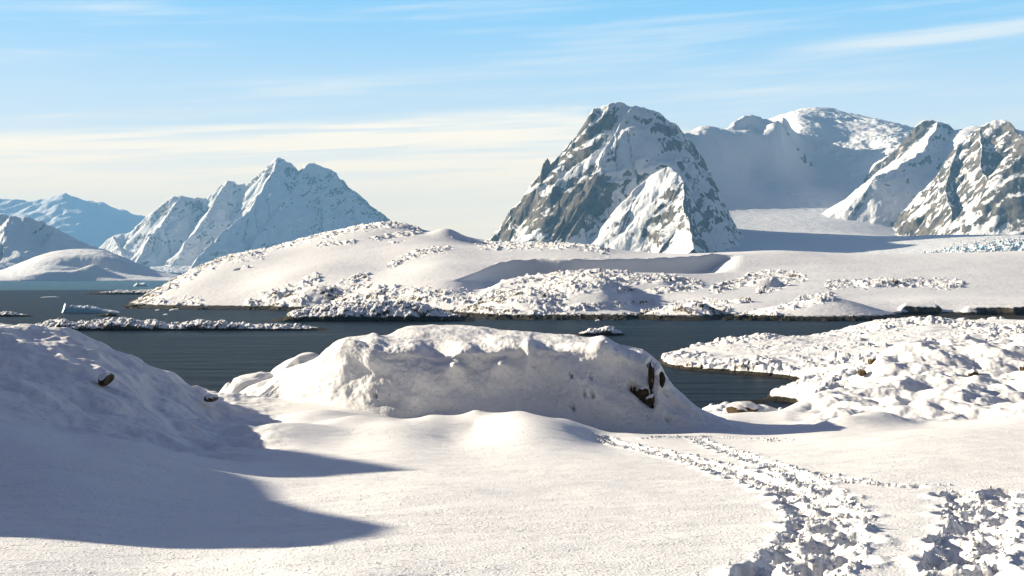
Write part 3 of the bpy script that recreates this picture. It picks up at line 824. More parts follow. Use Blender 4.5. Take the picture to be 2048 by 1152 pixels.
def islet(name, px0, px1, row_base, tops, label, cat, depth_m, size, mat, seed, kind=None, bare=0.0, group=None):
    """a low rock in the water: outline of crest rows over px, real depth"""
    d0 = CAM_Z * F / (row_base - YH)
    dm = d0 + depth_m * 0.5
    w = (px1 - px0)
    n = int(np.clip(w / 1.0, 70, 900))
    PX, D, X = fan(np.linspace(px0 - w * .03, px1 + w * .03, n), np.linspace(d0 - 2, d0 + depth_m + 2, int(np.clip(depth_m / size * 5, 40, 130))))
    tx, ty = zip(*tops)
    h = CAM_Z - (np.interp(PX, tx, ty, left=row_base + 1, right=row_base + 1) - YH) * dm / F
    v = (D - d0) / depth_m + 0.10 * fbm(X / (size * 5), D / (size * 5), 3, seed)
    prof = np.sqrt(np.clip(1 - (2 * v - 1) ** 2, 0, 1))
    Z = h * prof - 1.5 * (prof <= 0.02)
    Z = Z + (0.55 * size * (rubble(X, D, size * 1.6, seed) - 0.35) + 0.3 * size * (rubble(X, D, size * 0.8, seed + 3) - .3)) * sstep(Z, -0.2, 0.8 * size)
    zx, zy = grad(Z, X, D)
    rock = sstep(np.hypot(zx, zy), 0.6, 1.5) * 0.75 - 0.05 + bare
    Z = shoreline_drop(Z)
    o = grid_obj(name, X, D, Z, mat, {'rock': rock}, Z > -2.0)
    return tag(o, label, cat, group, kind)


islet("islet", 45, 660, 661, [(45, 657), (75, 650), (105, 641), (125, 639), (150, 646), (175, 644), (205, 640), (240, 637), (262, 638), (285, 644), (297, 641), (312, 642), (330, 649), (360, 648), (385, 644), (402, 640),
      (425, 645), (450, 644), (500, 649), (560, 650), (600, 652), (640, 656), (665, 660)], "long low snow-covered rock islet with a black waterline, nearer than the iceberg", "islet", 16, 1.6, M_SHORE, 201)
islet("islet", 540, 958, 643, [(540, 640), (566, 637), (585, 625), (610, 618), (650, 611), (700, 607), (760, 604), (800, 602), (840, 607), (860, 614), (885, 622), (905, 630), (925, 634), (945, 638), (958, 642)],
      "mound-shaped snowy rubble islet right in front of the large island", "islet", 34, 2.0, M_ISLAND, 211)
islet("islet", 1150, 1250, 671, [(1150, 670), (1165, 664), (1180, 658), (1195, 657), (1205, 655), (1212, 653), (1225, 655), (1235, 660), (1243, 665), (1250, 670)],
      "small lone snow-topped rock islet in the water behind the big snow-covered boulder", "islet", 8, 1.1, M_SHORE, 221)
islet("skerry", -30, 72, 633, [(-30, 628), (5, 625), (12, 623), (30, 626), (45, 629), (60, 631), (72, 633)], "low black skerry with a strip of snow at the left edge", "skerry", 9, 1.0, M_SHORE, 231, bare=0.25)
islet("skerry", 186, 238, 632.5, [(186, 632), (205, 630), (217, 626), (226, 628), (238, 632)], "tiny bare black skerry between the iceberg and the long islet", "skerry", 6, 0.8, M_SHORE, 241, bare=0.7)
islet("skerry", 170, 345, 589, [(170, 588), (185, 586), (225, 584), (235, 581), (260, 582), (300, 580), (345, 579)], "thin distant skerry with snow streaks beside the island tip", "skerry", 40, 2.0, M_ISLAND, 251, bare=0.12)
islet("skerry", 1715, 1740, 649.5, [(1715, 649), (1725, 647.5), (1740, 649)], "flat dark skerry off the rubble headland", "skerry", 4, 0.6, M_SHORE, 261, bare=0.6)


# ------------------------------------------------------------------ rubble headland on the right
def build_headland():
    PX, D, X = fan(np.arange(1300, 2300, 1.7), np.r_[np.arange(140, 300, 0.32), np.arange(300, 400, 0.6)])
    T = tps_rows([
        (1320, 722, 260), (1345, 735.5, 241), (1400, 742, 233), (1480, 748, 226), (1560, 755, 218), (1600, 765, 208), (1580, 778, 196), (1530, 795, 183), (1505, 801, 178), (1530, 806, 175), (1590, 808, 174), (1650, 812, 171),
        (1300, 780, 225), (1400, 790, 205), (1480, 820, 165), (1550, 830, 160), (1450, 780, 200), (1700, 840, 152),
        (1380, 707, 275), (1430, 697, 285), (1500, 683, 295), (1560, 679, 300), (1640, 683, 300), (1690, 676, 310), (1720, 656, 330), (1760, 646, 340), (1850, 644, 345), (1950, 648, 340), (2048, 646, 340), (2250, 640, 345),
        (1450, 720, 258), (1540, 725, 245), (1600, 720, 248), (1700, 702, 265), (1850, 690, 270), (2000, 690, 270), (1700, 740, 212), (1650, 763, 192), (1580, 788, 182), (1640, 793, 172), (1750, 733, 200), (1900, 720, 220), (2200, 700, 240),
        (1320, 712, 300), (1450, 695, 325), (1600, 690, 350), (1750, 665, 385), (2048, 665, 390), (2250, 665, 390)], sx=200.0, sd=8.0)
    Z = T(PX, D)
    Z = np.where(Z > 0, Z + 0.5 * sstep(Z, 0, 0.12), Z * 3)
    n3 = fbm(X / 18, D / 22, 3, 301)
    Zs = Z + 0.06 + 0.75 * fbm(X / 10, D / 13, 3, 310)
    msk = sstep(Z, -0.1, 0.5) * (0.35 + 0.65 * sstep(n3, -0.3, 0.1))
    Z = Z + msk * (0.62 * (rubble(X, D, 2.4, 303) - 0.25) * (0.5 + 0.9 * sstep(n3, -.1, .4)) + 0.25 * (rubble(X, D, 1.1, 305) - 0.25) + 0.9 * (ridged((X + .7 * D) / 6, D / 13, 3, 308) - .55) + 1.1 * sstep(n3, -.1, .3) * (rubble(X + .4 * D, D, 5.0, 307) - .3) + 0.6 * fbm(X / 11, D / 11, 4, 306))
    Z = np.where(Z > 0.3, np.maximum(Z, Zs), Z)
    zx, zy = grad(Z, X, D)
    rock = msk * (sstep(np.hypot(zx, zy), 0.7, 1.9) * (0.5 + 0.7 * np.clip(fbm(X / 7, D / 9, 3, 309), -.5, .5)) + 0.06)
    dark = stroke(PX, YH - (Z - CAM_Z) * F / D, [(1420, 705), (1470, 697), (1500, 705)], 1)
    rock = rock + 0.18 * np.exp(-(dark / 14) ** 2)
    Z = shoreline_drop(Z)
    tag(grid_obj("headland", X, D, Z, M_SHORE, {'rock': rock}, Z > -2.5), "snow-covered rubble headland reaching into the bay at the right", "headland", kind='structure')


build_headland()

# ------------------------------------------------------------------ foreground snow
GROUND = tps_rows([
    # open flat
    (-900, 1000, 12), (-300, 1152, 8), (0, 1152, 8), (600, 1152, 8), (1100, 1152, 8), (1600, 1150, 8), (2048, 1145, 8), (2500, 1130, 8), (1024, 1600, 4.3), (0, 1600, 4.3), (2048, 1600, 4.3), (-900, 1600, 4.3), (2500, 1600, 4.3),
    (300, 1031, 12), (700, 1031, 12), (1100, 1031, 12), (1600, 1028, 12), (2048, 1022, 12), (2500, 1000, 12), (450, 972, 16), (800, 970, 16), (1200, 969, 16), (1650, 962, 16), (2048, 952, 16), (2500, 930, 16),
    (500, 912, 24), (800, 910, 24), (1200, 909, 24), (1650, 898, 24), (2048, 880, 24), (2500, 850, 24), (700, 876, 31), (900, 872, 31), (1200, 882, 31), (1400, 880, 31.5), (1650, 871, 31), (1850, 858, 31), (2048, 838, 32), (2500, 800, 32),
    # drift in front of the boulder
    (700, 851, 34.3), (780, 839, 34.8), (860, 829, 35.1), (950, 821, 35.2), (1050, 825, 35.0), (1130, 839, 34.6), (1190, 856, 34.0), (1250, 866, 33.6), (950, 848, 33),
    (800, 846, 36.3), (950, 842, 36.4), (1080, 850, 36), (1200, 866, 35.6), (1300, 868, 35.4), (1450, 868, 36), (1560, 872, 34.5),
    # lower-left drift and the left bank
    (0, 992, 12.6), (0, 945, 14), (0, 895, 16.5), (0, 858, 19), (90, 945, 14), (180, 915, 16.5), (270, 893, 19.5), (150, 888, 19), (100, 868, 20), (200, 868, 22), (290, 868, 25),
    (0, 835, 22.5), (0, 790, 25), (0, 735, 27.5), (0, 685, 30), (0, 652, 33), (0, 645, 35), (0, 668, 42), (150, 848, 24), (150, 800, 26.5), (150, 745, 29), (150, 700, 32), (150, 676, 35), (150, 671, 37), (150, 700, 46),
    (260, 842, 26.5), (260, 800, 29), (260, 760, 31.5), (260, 722, 35), (262, 709, 37.5), (300, 727, 38), (300, 770, 33.5), (340, 740, 39), (345, 795, 33), (390, 767, 40), (400, 810, 35), (430, 772, 41), (445, 785, 40), (440, 825, 35.5), (440, 860, 31),
    (350, 850, 29), (350, 800, 48), (430, 805, 50), (540, 795, 41), (500, 798, 40), (540, 812, 39), (540, 838, 36.5), (560, 858, 33), (480, 850, 33.5), (620, 838, 36.5), (600, 815, 39),
    (-300, 650, 32), (-300, 590, 38), (-300, 850, 20), (-300, 640, 50), (-900, 620, 26), (-900, 560, 40), (-900, 640, 60), (-900, 840, 17),
    # low lit ridge behind, between bank and boulder
    (450, 772, 52), (520, 750, 53), (590, 731, 53), (640, 725, 50), (480, 795, 47), (560, 780, 47), (420, 800, 54), (500, 775, 60), (600, 760, 62),
    # gap at the right of the boulder
    (1390, 845, 45), (1440, 832, 50), (1500, 826, 50), (1563, 820, 50), (1350, 870, 44), (1500, 850, 42), (1600, 845, 42), (1440, 862, 56), (1563, 850, 57), (1400, 860, 39),
    # right mounds
    (1640, 862, 36.5), (1700, 858, 37), (1780, 852, 38), (1850, 848, 39), (1950, 832, 40.5), (2048, 815, 42), (2300, 780, 44), (1610, 815, 46), (1618, 788, 52), (1665, 777, 54), (1698, 763, 57), (1731, 737, 61), (1753, 716, 64),
    (1786, 692, 69), (1848, 681, 73), (1920, 677, 75), (1987, 683, 75), (2048, 665, 77), (2200, 655, 78), (2450, 650, 78), (1700, 815, 43.5), (1760, 790, 47), (1850, 795, 45.5), (1950, 785, 47), (2048, 765, 49), (1820, 740, 57), (1920, 735, 58), (2048, 715, 61), (2250, 720, 56),
    (1620, 815, 62), (1700, 790, 70), (1760, 745, 77), (1850, 715, 86), (2000, 715, 88), (2200, 700, 90),
    # falls away to the sea behind
    (-900, 700, 90), (0, 760, 90), (400, 850, 80), (700, 820, 70), (900, 800, 62), (1150, 810, 62), (700, 880, 95), (1100, 880, 95), (1450, 890, 80), (1600, 880, 88), (1800, 790, 115), (2100, 780, 120), (2450, 780, 120)], sx=180.0, sd=3.6)


def ground_pt(px, py, lo=4.5, hi=60.0):
    """first point of the open snow that the photograph's pixel looks at"""
    ds = np.linspace(lo, hi, 900)
    z = GROUND(np.full(900, px), ds)
    rows = YH - (z - CAM_Z) * F / ds
    k = int(np.argmax(rows <= py))
    return np.array([(px - 1024) / F * ds[k], ds[k], z[k]])


def build_ground():
    pxs = np.r_[np.arange(-2700, -950, 25), np.arange(-950, -60, 7), np.arange(-60, 2110, 1.75), np.arange(2110, 2520, 7)]
    ds = [4.2]
    while ds[-1] < 130:
        d = ds[-1]
        ds.append(d + (0.0036 * d if d < 27 else 0.07 if d < 80 else 0.8))
    PX, D, X = fan(pxs, ds)
    Z = GROUND(np.maximum(PX, -950), D)
    # the bank that goes on outside the picture and throws the long shadows over the flat
    U = X * ca - D * sa; V = X * sa + D * ca
    e = [ground_pt(*q) for q in ((300, 1096), (640, 1090), (730, 1065), (760, 1050), (700, 1038), (620, 1022), (545, 1000), (522, 965), (470, 950), (428, 941), (820, 940), (700, 920), (560, 893))]
    e = np.array(e)
    ue = e[:, 0] * ca - e[:, 1] * sa; ve = e[:, 0] * sa + e[:, 1] * ca
    order = np.argsort(ve); ue, ve, ze = ue[order], ve[order], e[order, 2]
    KB = (sa + 0.8 * ca) / (ca - 0.8 * sa)                 # keeps the crest well out of the picture
    zc = ze + (ue + KB * ve) * math.tan(SUN_EL)
    zcv = np.interp(V, np.r_[ve[0] - 4.0, ve[0] - 0.35, ve, ve[-1] + 8], np.r_[12.5, zc[0] - 0.6, zc, zc[-1] - 2.5])
    dist = np.abs(U + KB * V)
    berm = zcv - (np.sqrt(dist ** 2 + 0.1) - 0.316) * 0.62
    # drift forms: broad waves and smaller lumps away from the flat
    near_flat = sstep(D, 24, 34)
    bank = (1 - sstep(PX, 420, 620)) * sstep(D, 20, 26) + sstep(PX, 1560, 1680) * sstep(D, 38, 43)
    bank = np.clip(bank, 0, 1)
    Z = Z + 0.016 * fbm(X / 0.9, D / 0.7, 4, 401) * (1 - 0.5 * near_flat)
    Z = Z + 0.05 * fbm(X / 3.5, D / 3.0, 3, 403) + 0.007 * (ridged(X / 1.6 + .3 * D, D / 0.45, 3, 402) - .6) * sstep(fbm(X / 2.5, D / 2.0, 2, 404), -.1, .35)
    Z = Z + bank * (-0.12 + 0.40 * fbm(X / 2.6, D / 3.0, 4, 405) + 0.22 * (ridged((X + .5 * D) / 3.4, (D - .3 * X) / 6.0, 2, 406) - .6) + 0.10 * fbm(X / 0.6, D / 0.9, 3, 407))
    right = sstep(PX, 1560, 1680) * sstep(D, 39, 44) * (1 - sstep(D, 76, 84))
    bil = np.abs(perlin(X / 3.4 + 0.3 * perlin(X / 1.7, D / 2, 411), D / 5.2, 413)) + 0.24 * np.abs(perlin(X / 1.4, D / 2.6, 414)) * sstep(fbm(X / 4, D / 5, 2, 418), -.2, .3) + 0.04 * np.abs(perlin(X / .6, D / 1.0, 416))
    Z = Z + right * (0.62 * (bil - 0.4) + 0.35 * (ridged(X / 4.2, D / 7.0, 2, 415) - 0.6))
    tail = np.exp(-(stroke(PX, D, [(450, 52), (640, 52)], 1) / 18) ** 2) * 0
    band = sstep(PX, 430, 470) * (1 - sstep(PX, 620, 680)) * sstep(D, 44, 48) * (1 - sstep(D, 58, 64))
    Z = Z + band * 0.55 * (rubble(X, D, 1.5, 421) - 0.3)
    for px, py, r, h in ((430, 860, 1.0, .22), (600, 870, 1.4, .25), (700, 852, .8, .22), (640, 838, .9, .2), (1690, 850, .9, .25), (1760, 842, .7, .25)):
        q = ground_pt(px, py)
        Z = Z + h * np.exp(-(((X - q[0]) / r) ** 2 + ((D - q[1]) / (r * 1.2)) ** 2))
    Z = np.maximum(Z, np.where((V > ve[0] - 4.0) & (PX < 0), berm, -9))
    # trodden trails
    trails = [
        ([(1205, 878), (1290, 898), (1380, 922), (1460, 943), (1540, 972), (1610, 1000), (1645, 1045), (1620, 1095), (1560, 1150), (1500, 1230)], 0.25, 1.0),
        ([(1395, 880), (1450, 900), (1530, 928), (1600, 955), (1650, 985), (1690, 1030), (1690, 1080), (1650, 1140), (1600, 1230)], 0.18, 0.7),
        ([(1640, 950), (1720, 965), (1800, 972), (1880, 970)], 0.14, 0.25),
        ([(1300, 880), (1420, 872), (1540, 878), (1565, 882)], 0.2, 0.35),
        ([(1915, 985), (1935, 1010), (1940, 1060), (1915, 1110), (1890, 1180), (1870, 1300)], 0.17, 1.0),
        ([(2000, 985), (1985, 1020), (1985, 1070), (1965, 1120), (1960, 1180), (1960, 1300)], 0.17, 1.0),
    ]
    zone = np.zeros(Z.shape)
    pits = []
    rng = np.random.RandomState(5)
    sub = (D < 36) & (PX > 1050) & (PX < 2200)
    xs, ys = X[sub], D[sub]
    zsub = np.zeros(xs.shape); wsub = np.zeros(xs.shape)
    for line, wid, dep in trails:
        pts = np.array([ground_pt(*q) for q in line])
        d = stroke(xs, ys, [tuple(p[:2]) for p in pts], 1)
        d = d + 0.10 * fbm(xs / 0.35, ys / 0.35, 3, 431)
        w = 1 - sstep(d, wid * 0.45, wid * 1.35)
        wsub = np.maximum(wsub, w * (0.45 + 0.55 * dep))
        seg = np.r_[0, np.cumsum(np.hypot(*np.diff(pts[:, :2], axis=0).T))]
        s = 0.1; side = 1
        while s < seg[-1]:
            x = np.interp(s, seg, pts[:, 0]); y = np.interp(s, seg, pts[:, 1])
            x2 = np.interp(s + .1, seg, pts[:, 0]); y2 = np.interp(s + .1, seg, pts[:, 1])
            tx, ty = x2 - x, y2 - y
            n = math.hypot(tx, ty) + 1e-6
            off = side * wid * rng.uniform(0.25, 0.7)
            pits.append((x - ty / n * off, y + tx / n * off, rng.uniform(0.10, 0.15), dep * rng.uniform(0.08, 0.135)))
            side = -side; s += rng.uniform(0.40, 0.6)
    f1a, _, ra = worley(xs / 0.15 + 0.4 * perlin(xs / .1, ys / .1, 440), ys / 0.15, 441)
    f1b, _, rb_ = worley(xs / 0.07, ys / 0.07, 443)
    churn = 0.036 * ra * np.clip(1 - (f1a / 0.55) ** 2, 0, 1) ** 1.5 + 0.014 * rb_ * np.clip(1 - (f1b / 0.8) ** 2, 0, 1) + 0.016 * fbm(xs / 0.3, ys / 0.3, 3, 445)
    zsub += wsub * (churn - 0.06 * sstep(wsub, 0.3, 0.9) + 0.03 * sstep(wsub, 0.0, 0.25) * (1 - sstep(wsub, 0.25, 0.5)))
    for x, y, r, dp in pits:
        m = (np.abs(xs - x) < 0.7) & (np.abs(ys - y) < 0.7)
        q = np.hypot(xs[m] - x, (ys[m] - y) * 0.65) + 0.025 * perlin(xs[m] / .07, ys[m] / .07, 447)
        zsub[m] += -dp * (1 - sstep(q, r * 0.35, r * 1.25)) + 0.22 * dp * np.exp(-((q - r * 1.45) / 0.05) ** 2)
    Z[sub] += zsub
    global CHURN
    CHURN = (xs, ys, Z[sub], wsub)
    Z = np.maximum(Z, -3)
    # the three objects share one sheet of snow, cut along the foot of the banks
    rock = np.full(Z.shape, -1.0)
    nr, nc = Z.shape
    o = grid_obj("snow_ground", X, D, Z, M_FIELD, {'rock': rock}, Z > -2.5)
    tag(o, "smooth foreground snow with drifts, long shadows and trodden trails", "snow", kind='structure')


build_ground()


# ------------------------------------------------------------------ the big snow-covered boulder
def build_boulder():
    keys = {   # px: front foot ... brow ... crest as (row, depth)
        505: [(822, 39.2), (812, 39.8), (806, 40.3), (800, 40.9), (796, 41.5), (793, 42.2), (791, 43)],
        560: [(822, 38.4), (806, 39.4), (790, 40.2), (772, 41.2), (758, 42.2), (750, 42.9), (746, 43.8)],
        605: [(830, 37.8), (805, 38.7), (780, 39.4), (758, 40.2), (742, 41.2), (735, 42.2), (730, 43.2)],
        640: [(832, 37.4), (800, 38.3), (768, 38.9), (738, 39.7), (722, 40.6), (716, 41.4), (713, 42.4)],
        690: [(832, 37.1), (795, 37.9), (752, 38.3), (712, 38.9), (691, 39.7), (687, 40.6), (684, 41.8)],
        760: [(834, 36.9), (795, 37.6), (752, 38.0), (718, 38.4), (699, 39.0), (688, 40.3), (681, 42)],
        800: [(834, 36.8), (792, 37.4), (750, 37.8), (720, 38.3), (700, 38.9), (680, 40.5), (657, 42.8)],
        850: [(834, 36.8), (792, 37.3), (752, 37.7), (722, 38.2), (702, 38.9), (677, 40.6), (652, 43)],
        960: [(834, 36.7), (792, 37.2), (752, 37.7), (717, 38.2), (698, 38.8), (676, 40.7), (655, 43)],
        1060: [(838, 36.6), (792, 37.2), (752, 37.7), (714, 38.2), (694, 38.9), (678, 40.8), (664, 42.8)],
        1150: [(846, 36.2), (802, 36.9), (762, 37.4), (716, 38.0), (691, 38.8), (680, 40.5), (672, 42.5)],
        1215: [(858, 35.8), (812, 36.5), (772, 37.1), (726, 37.8), (699, 38.6), (690, 40.3), (685, 42)],
        1285: [(864, 35.4), (822, 36.3), (787, 37.0), (742, 37.7), (713, 38.5), (705, 40), (699, 41.5)],
        1318: [(866, 35.3), (830, 36.1), (800, 36.9), (770, 37.6), (742, 38.3), (732, 39.7), (726, 41.2)],
        1345: [(868, 35.2), (842, 36), (822, 36.8), (800, 37.6), (785, 38.4), (778, 39.6), (774, 40.8)],
        1390: [(870, 35), (856, 35.8), (842, 36.6), (830, 37.4), (821, 38.2), (816, 39.2), (812, 40.2)],
        1450: [(874, 35), (866, 35.8), (858, 36.6), (851, 37.4), (845, 38.2), (842, 39.2), (839, 40.2)],
        1500: [(880, 35), (876, 35.8), (872, 36.6), (868, 37.4), (866, 38.2), (866, 39.2), (866, 40.2)],
    }
    ks = sorted(keys)
    prof = []
    for k in ks:
        brow = keys[k][4][1]
        q = [(dd, CAM_Z - (r - YH) * dd / F) for r, dd in [(r, d if d > brow else brow - (brow - d) * 0.38) for r, d in keys[k]]]
        q = [(q[0][0] - 0.7, q[0][1] - 0.6)] + q + [(q[-1][0] + 1.6, q[-1][1] - 0.35), (q[-1][0] + 3.6, q[-1][1] - 2.0), (q[-1][0] + 5.0, q[-1][1] - 4.5)]
        prof.append(q)
    prof = np.array(prof)                                  # key, station, (depth, z)
    # Catmull-Rom along stations, then monotone-ish cubic over px
    def cr(P, t):
        n = len(P)
        i = np.clip(np.floor(t).astype(int), 0, n - 2); f = (t - i)
        g = lambda j: P[np.clip(j, 0, n - 1)]
        sh = (slice(None),) + (None,) * (P.ndim - 1)
        f = f[sh]
        p0, p1, p2, p3 = g(i - 1), g(i), g(i + 1), g(i + 2)
        return 0.5 * (2 * p1 + (p2 - p0) * f + (2 * p0 - 5 * p1 + 4 * p2 - p3) * f * f + (3 * p1 - p0 - 3 * p2 + p3) * f ** 3)
    nv, nu = 420, 900
    st = np.r_[np.linspace(0, 8, 360), np.linspace(8, 10, 61)[1:]]
    A = np.stack([cr(prof[k], st) for k in range(len(ks))])
    pxs = np.linspace(ks[0], ks[-1], nu)
    ki = np.interp(pxs, ks, np.arange(len(ks)))
    B = cr(A, ki)                                          # nu, nv, 2
    PX = np.repeat(pxs[:, None], len(st), 1)
    D = B[..., 0]; Z = B[..., 1]; X = (PX - 1024) / F * D
    row = YH - (Z - CAM_Z) * F / D
    # pillows, flutes and hollows pushed out along the surface normal
    du = np.stack([np.gradient(X, axis=0), np.gradient(D, axis=0), np.gradient(Z, axis=0)], -1)
    dv = np.stack([np.gradient(X, axis=1), np.gradient(D, axis=1), np.gradient(Z, axis=1)], -1)
    N = np.cross(du, dv); N /= np.linalg.norm(N, axis=-1, keepdims=True) + 1e-9
    N = blur3(N)
    ST = np.repeat(st[None], nu, 0)
    face = sstep(ST, 1.2, 2.0) * (1 - sstep(ST, 5.2, 6.2))
    topm = sstep(ST, 5.0, 6.0) * (1 - sstep(ST, 8.6, 9.2))
    end = sstep(PX, 540, 640) * (1 - sstep(PX, 1360, 1420))
    disp = 0.26 * face * end * fbm(PX / 110 + 0.25 * ST, ST / 2.6, 2, 501)
    disp += 0.035 * face * fbm(PX / 16, ST * 2.2, 3, 508) + 0.06 * face * end * fbm(PX / 46, ST * 0.9, 3, 503)
    disp += topm * (0.10 * fbm(PX / 70 + 0.6 * ST, ST * 1.6, 4, 505)) + 0.012 * fbm(PX / 14, ST * 2.6, 3, 507)
    for cx, cy, rx, ry, h in ((752, 682, 24, 16, .20), (747, 720, 18, 16, .18), (912, 738, 16, 11, .35), (1000, 735, 16, 12, .3), (1058, 712, 10, 22, .25), (790, 730, 30, 40, -.12), (880, 715, 28, 30, -.20), (960, 725, 24, 35, -.18),
                              (690, 700, 50, 30, .12), (1205, 700, 22, 30, .2), (1170, 770, 40, 40, .22), (1230, 745, 30, 40, -.15), (835, 760, 18, 40, .15), (740, 780, 25, 25, .16), (1100, 770, 50, 40, -.15), (1000, 690, 50, 14, .12)):
        disp += h * np.exp(-(((PX - cx) / rx) ** 2 + ((row - cy) / ry) ** 2)) * (ST < 7.6) * (ST > 0.8)
    # broken patch and undercut end
    brk = np.exp(-(((PX - 1165) / 34) ** 2 + ((row - 775) / 30) ** 2))
    disp += brk * 0.10 * (rubble(PX / 60, row / 60, 0.33, 511) - 0.4)
    ends = np.exp(-(((PX - 1310) / 24) ** 2 + ((row - 765) / 34) ** 2))
    disp += ends * 0.10 * (ridged(PX / 26, row / 90, 3, 515) - 0.5)
    nook = stroke(PX, row, [(1268, 770), (1285, 783), (1300, 797)], 1)
    disp -= 0.45 * np.exp(-(nook / 9) ** 2) * (ST < 5)
    slit = stroke(PX, row, [(1303, 724), (1303, 750), (1304, 778)], 1)
    disp -= 0.40 * np.exp(-(slit / 5) ** 2) * (ST < 6)
    slit2 = stroke(PX, row, [(1319, 745), (1327, 762)], 1)
    disp -= 0.2 * np.exp(-(slit2 / 4) ** 2) * (ST < 6)
    rock = 0.95 * np.exp(-(nook / 10) ** 2) + 0.95 * np.exp(-(slit / 6) ** 2) + 0.75 * np.exp(-(slit2 / 5) ** 2)
    for a, b, r in ((1187, 793, 5), (1172, 792, 4), (1144, 752, 5), (1182, 757, 5), (1146, 815, 5), (750, 790, 4), (1338, 833, 4), (1336, 782, 5)):
        wob = 1.0 + 0.9 * fbm(PX / 5.0, row / 7.0, 3, 521)
        g = np.exp(-(((PX - a - 0.3 * (row - b)) / (r * 0.8)) ** 2 + ((row - b) / (r * 1.5)) ** 2) / np.clip(wob, .2, 3))
        rock += 0.55 * g; disp -= 0.16 * g * (ST < 6)
    rock = rock * (1 + 0.5 * fbm(PX / 6, row / 9, 3, 523))
    rock = np.where(ST < 6.5, rock, 0)
    X = X + N[..., 0] * disp; D = D + N[..., 1] * disp; Z = Z + N[..., 2] * disp
    o = grid_obj("snow_covered_boulder", X, D, Z, M_FIELD, {'rock': rock - 0.1})
    for k, (a, b, d, r, sd) in enumerate(((1303, 748, 37.75, (.10, .16, .42), 31), (1286, 786, 37.55, (.17, .16, .17), 32), (1325, 758, 37.95, (.09, .14, .26), 33), (1300, 800, 37.4, (.13, .16, .2), 34))):
        stone("rock_face", P3(a, b, d), r, sd, M_BARE, None, flat=.6, ico_=ico(4), parent=o)
    tag(o, "huge flat-topped boulder buried in snow, its shaded face scalloped, bare dark rock at one end", "boulder")


def blur3(N):
    N = np.stack([blur(N[..., i], 3) for i in range(3)], -1)
    N = N / (np.linalg.norm(N, axis=-1, keepdims=True) + 1e-9)
    m = N[N.shape[0] // 2, N.shape[1] // 3]
    return N if m[1] < 0 else -N




# ------------------------------------------------------------------ ice in the water
def ico(sub):
    import bmesh
    bm = bmesh.new()
    bmesh.ops.create_icosphere(bm, subdivisions=sub, radius=1.0)
    v = np.array([p.co[:] for p in bm.verts]); f = np.array([[q.index for q in p.verts] for p in bm.faces])
    bm.free()
    return v, f


def ice_block(name, px0, px1, row_base, tops, thick, mat, label, cat, seed, group=None):
    d = CAM_Z * F / (row_base - YH)
    n = max(40, int((px1 - px0) * 3))
    pxs = np.linspace(px0, px1, n)
    tx, ty = zip(*tops)
    h = np.maximum(0.05, CAM_Z - (np.interp(pxs, tx, ty) - YH) * d / F)
    v = np.linspace(0, 1, 18)
    PXg, V = np.meshgrid(pxs, v)
    Hh = np.repeat(h[None], 18, 0)
    prof = np.interp(V, [0, .06, .14, .3, .55, .8, .94, 1], [-.5, .25, .72, .95, 1, .8, .3, -.5])
    Y = d + thick * (V - 0.08)
    X = (PXg - 1024) / F * Y
    endt = np.minimum(1, np.minimum((PXg - px0), (px1 - PXg)) / ((px1 - px0) * .04 + .1))
    Z = Hh * prof * endt + 0.22 * Hh * fbm(X / (thick * .22), Y / (thick * .3), 4, seed) - 0.3 * (1 - endt)
    o = grid_obj(name, X, Y, Z, mat)
    return tag(o, label, cat, group)


ice_block("iceberg", 122, 242, 625.5, [(122, 622), (126, 616), (129, 609), (131, 606.5), (133, 611), (135.5, 618), (137, 618.5), (139, 612), (143, 610.5), (149, 612.5), (160, 611.5), (167, 613), (176, 611), (181, 613.5), (190, 613), (198, 615.5), (205, 619), (220, 620), (232, 622), (242, 624.5)], 9, M_ICE,
          "small blue iceberg with a pointed pale horn at one end, floating by the island tip", "iceberg", 601)
ice_block("iceberg", 266, 300, 573, [(266, 572), (271, 568), (274, 565), (279, 567), (284, 566), (290, 565), (295, 569), (300, 572)], 25, M_ICE, "tiny pale blue iceberg on the bright far water", "iceberg", 605)
M_FLOE = mat_terrain("floe_snow", scale=0.5, bump=0.1)
for px0, px1, rb, tp, lab, s in ((80, 119, 595, 592.5, "thin white floe of drifting ice on the dark far water", 611), (338, 360, 621.5, 617, "white wedge of floating ice below the island's tip", 612),
                                 (310, 320, 621, 618.5, "small white ice piece floating beside the wedge of ice", 613), (326, 336, 630, 627.5, "single small ice chunk in open dark water before the island", 614),
                                 (1190, 1200, 642, 639, "tiny ice chunk afloat in front of the large island's rocky shore", 615)):
    w = px1 - px0
    ice_block("ice_floe", px0, px1, rb, [(px0, rb - .5), (px0 + w * .25, tp + 1), (px0 + w * .5, tp + .6), (px0 + w * .8, tp), (px1, rb - .5)], 4, M_FLOE, lab, "ice floe", s, "ice pieces floating in the bay")


# ------------------------------------------------------------------ loose rocks and the marker post
ICO4 = ico(4)
ICO2 = ico(2)


def stone(name, c, r, seed, mat, label, cat="rock", flat=0.75, group=None, ico_=None, rot=0.0, parent=None):
    v, f = ico_ or ICO4
    rx, ry, rz = r
    n = 0.28 * fbm(v[:, 0] * 1.3 + v[:, 2] + seed, v[:, 1] * 1.3 - v[:, 2] * 0.7, 4, seed)
    q = v * (1 + n)[:, None]
    for k in range(6):                                     # chop planes for an angular stone
        a = np.random.RandomState(seed * 7 + k).normal(size=3); a /= np.linalg.norm(a)
        h = q @ a
        q = q - np.clip(h - flat, 0, None)[:, None] * a * 0.8
    q = q * np.array([rx, ry, rz])
    o = mesh_obj(name, q + np.array(c), f, mat, parent=parent)
    if label:
        tag(o, label, cat, group)
    return o


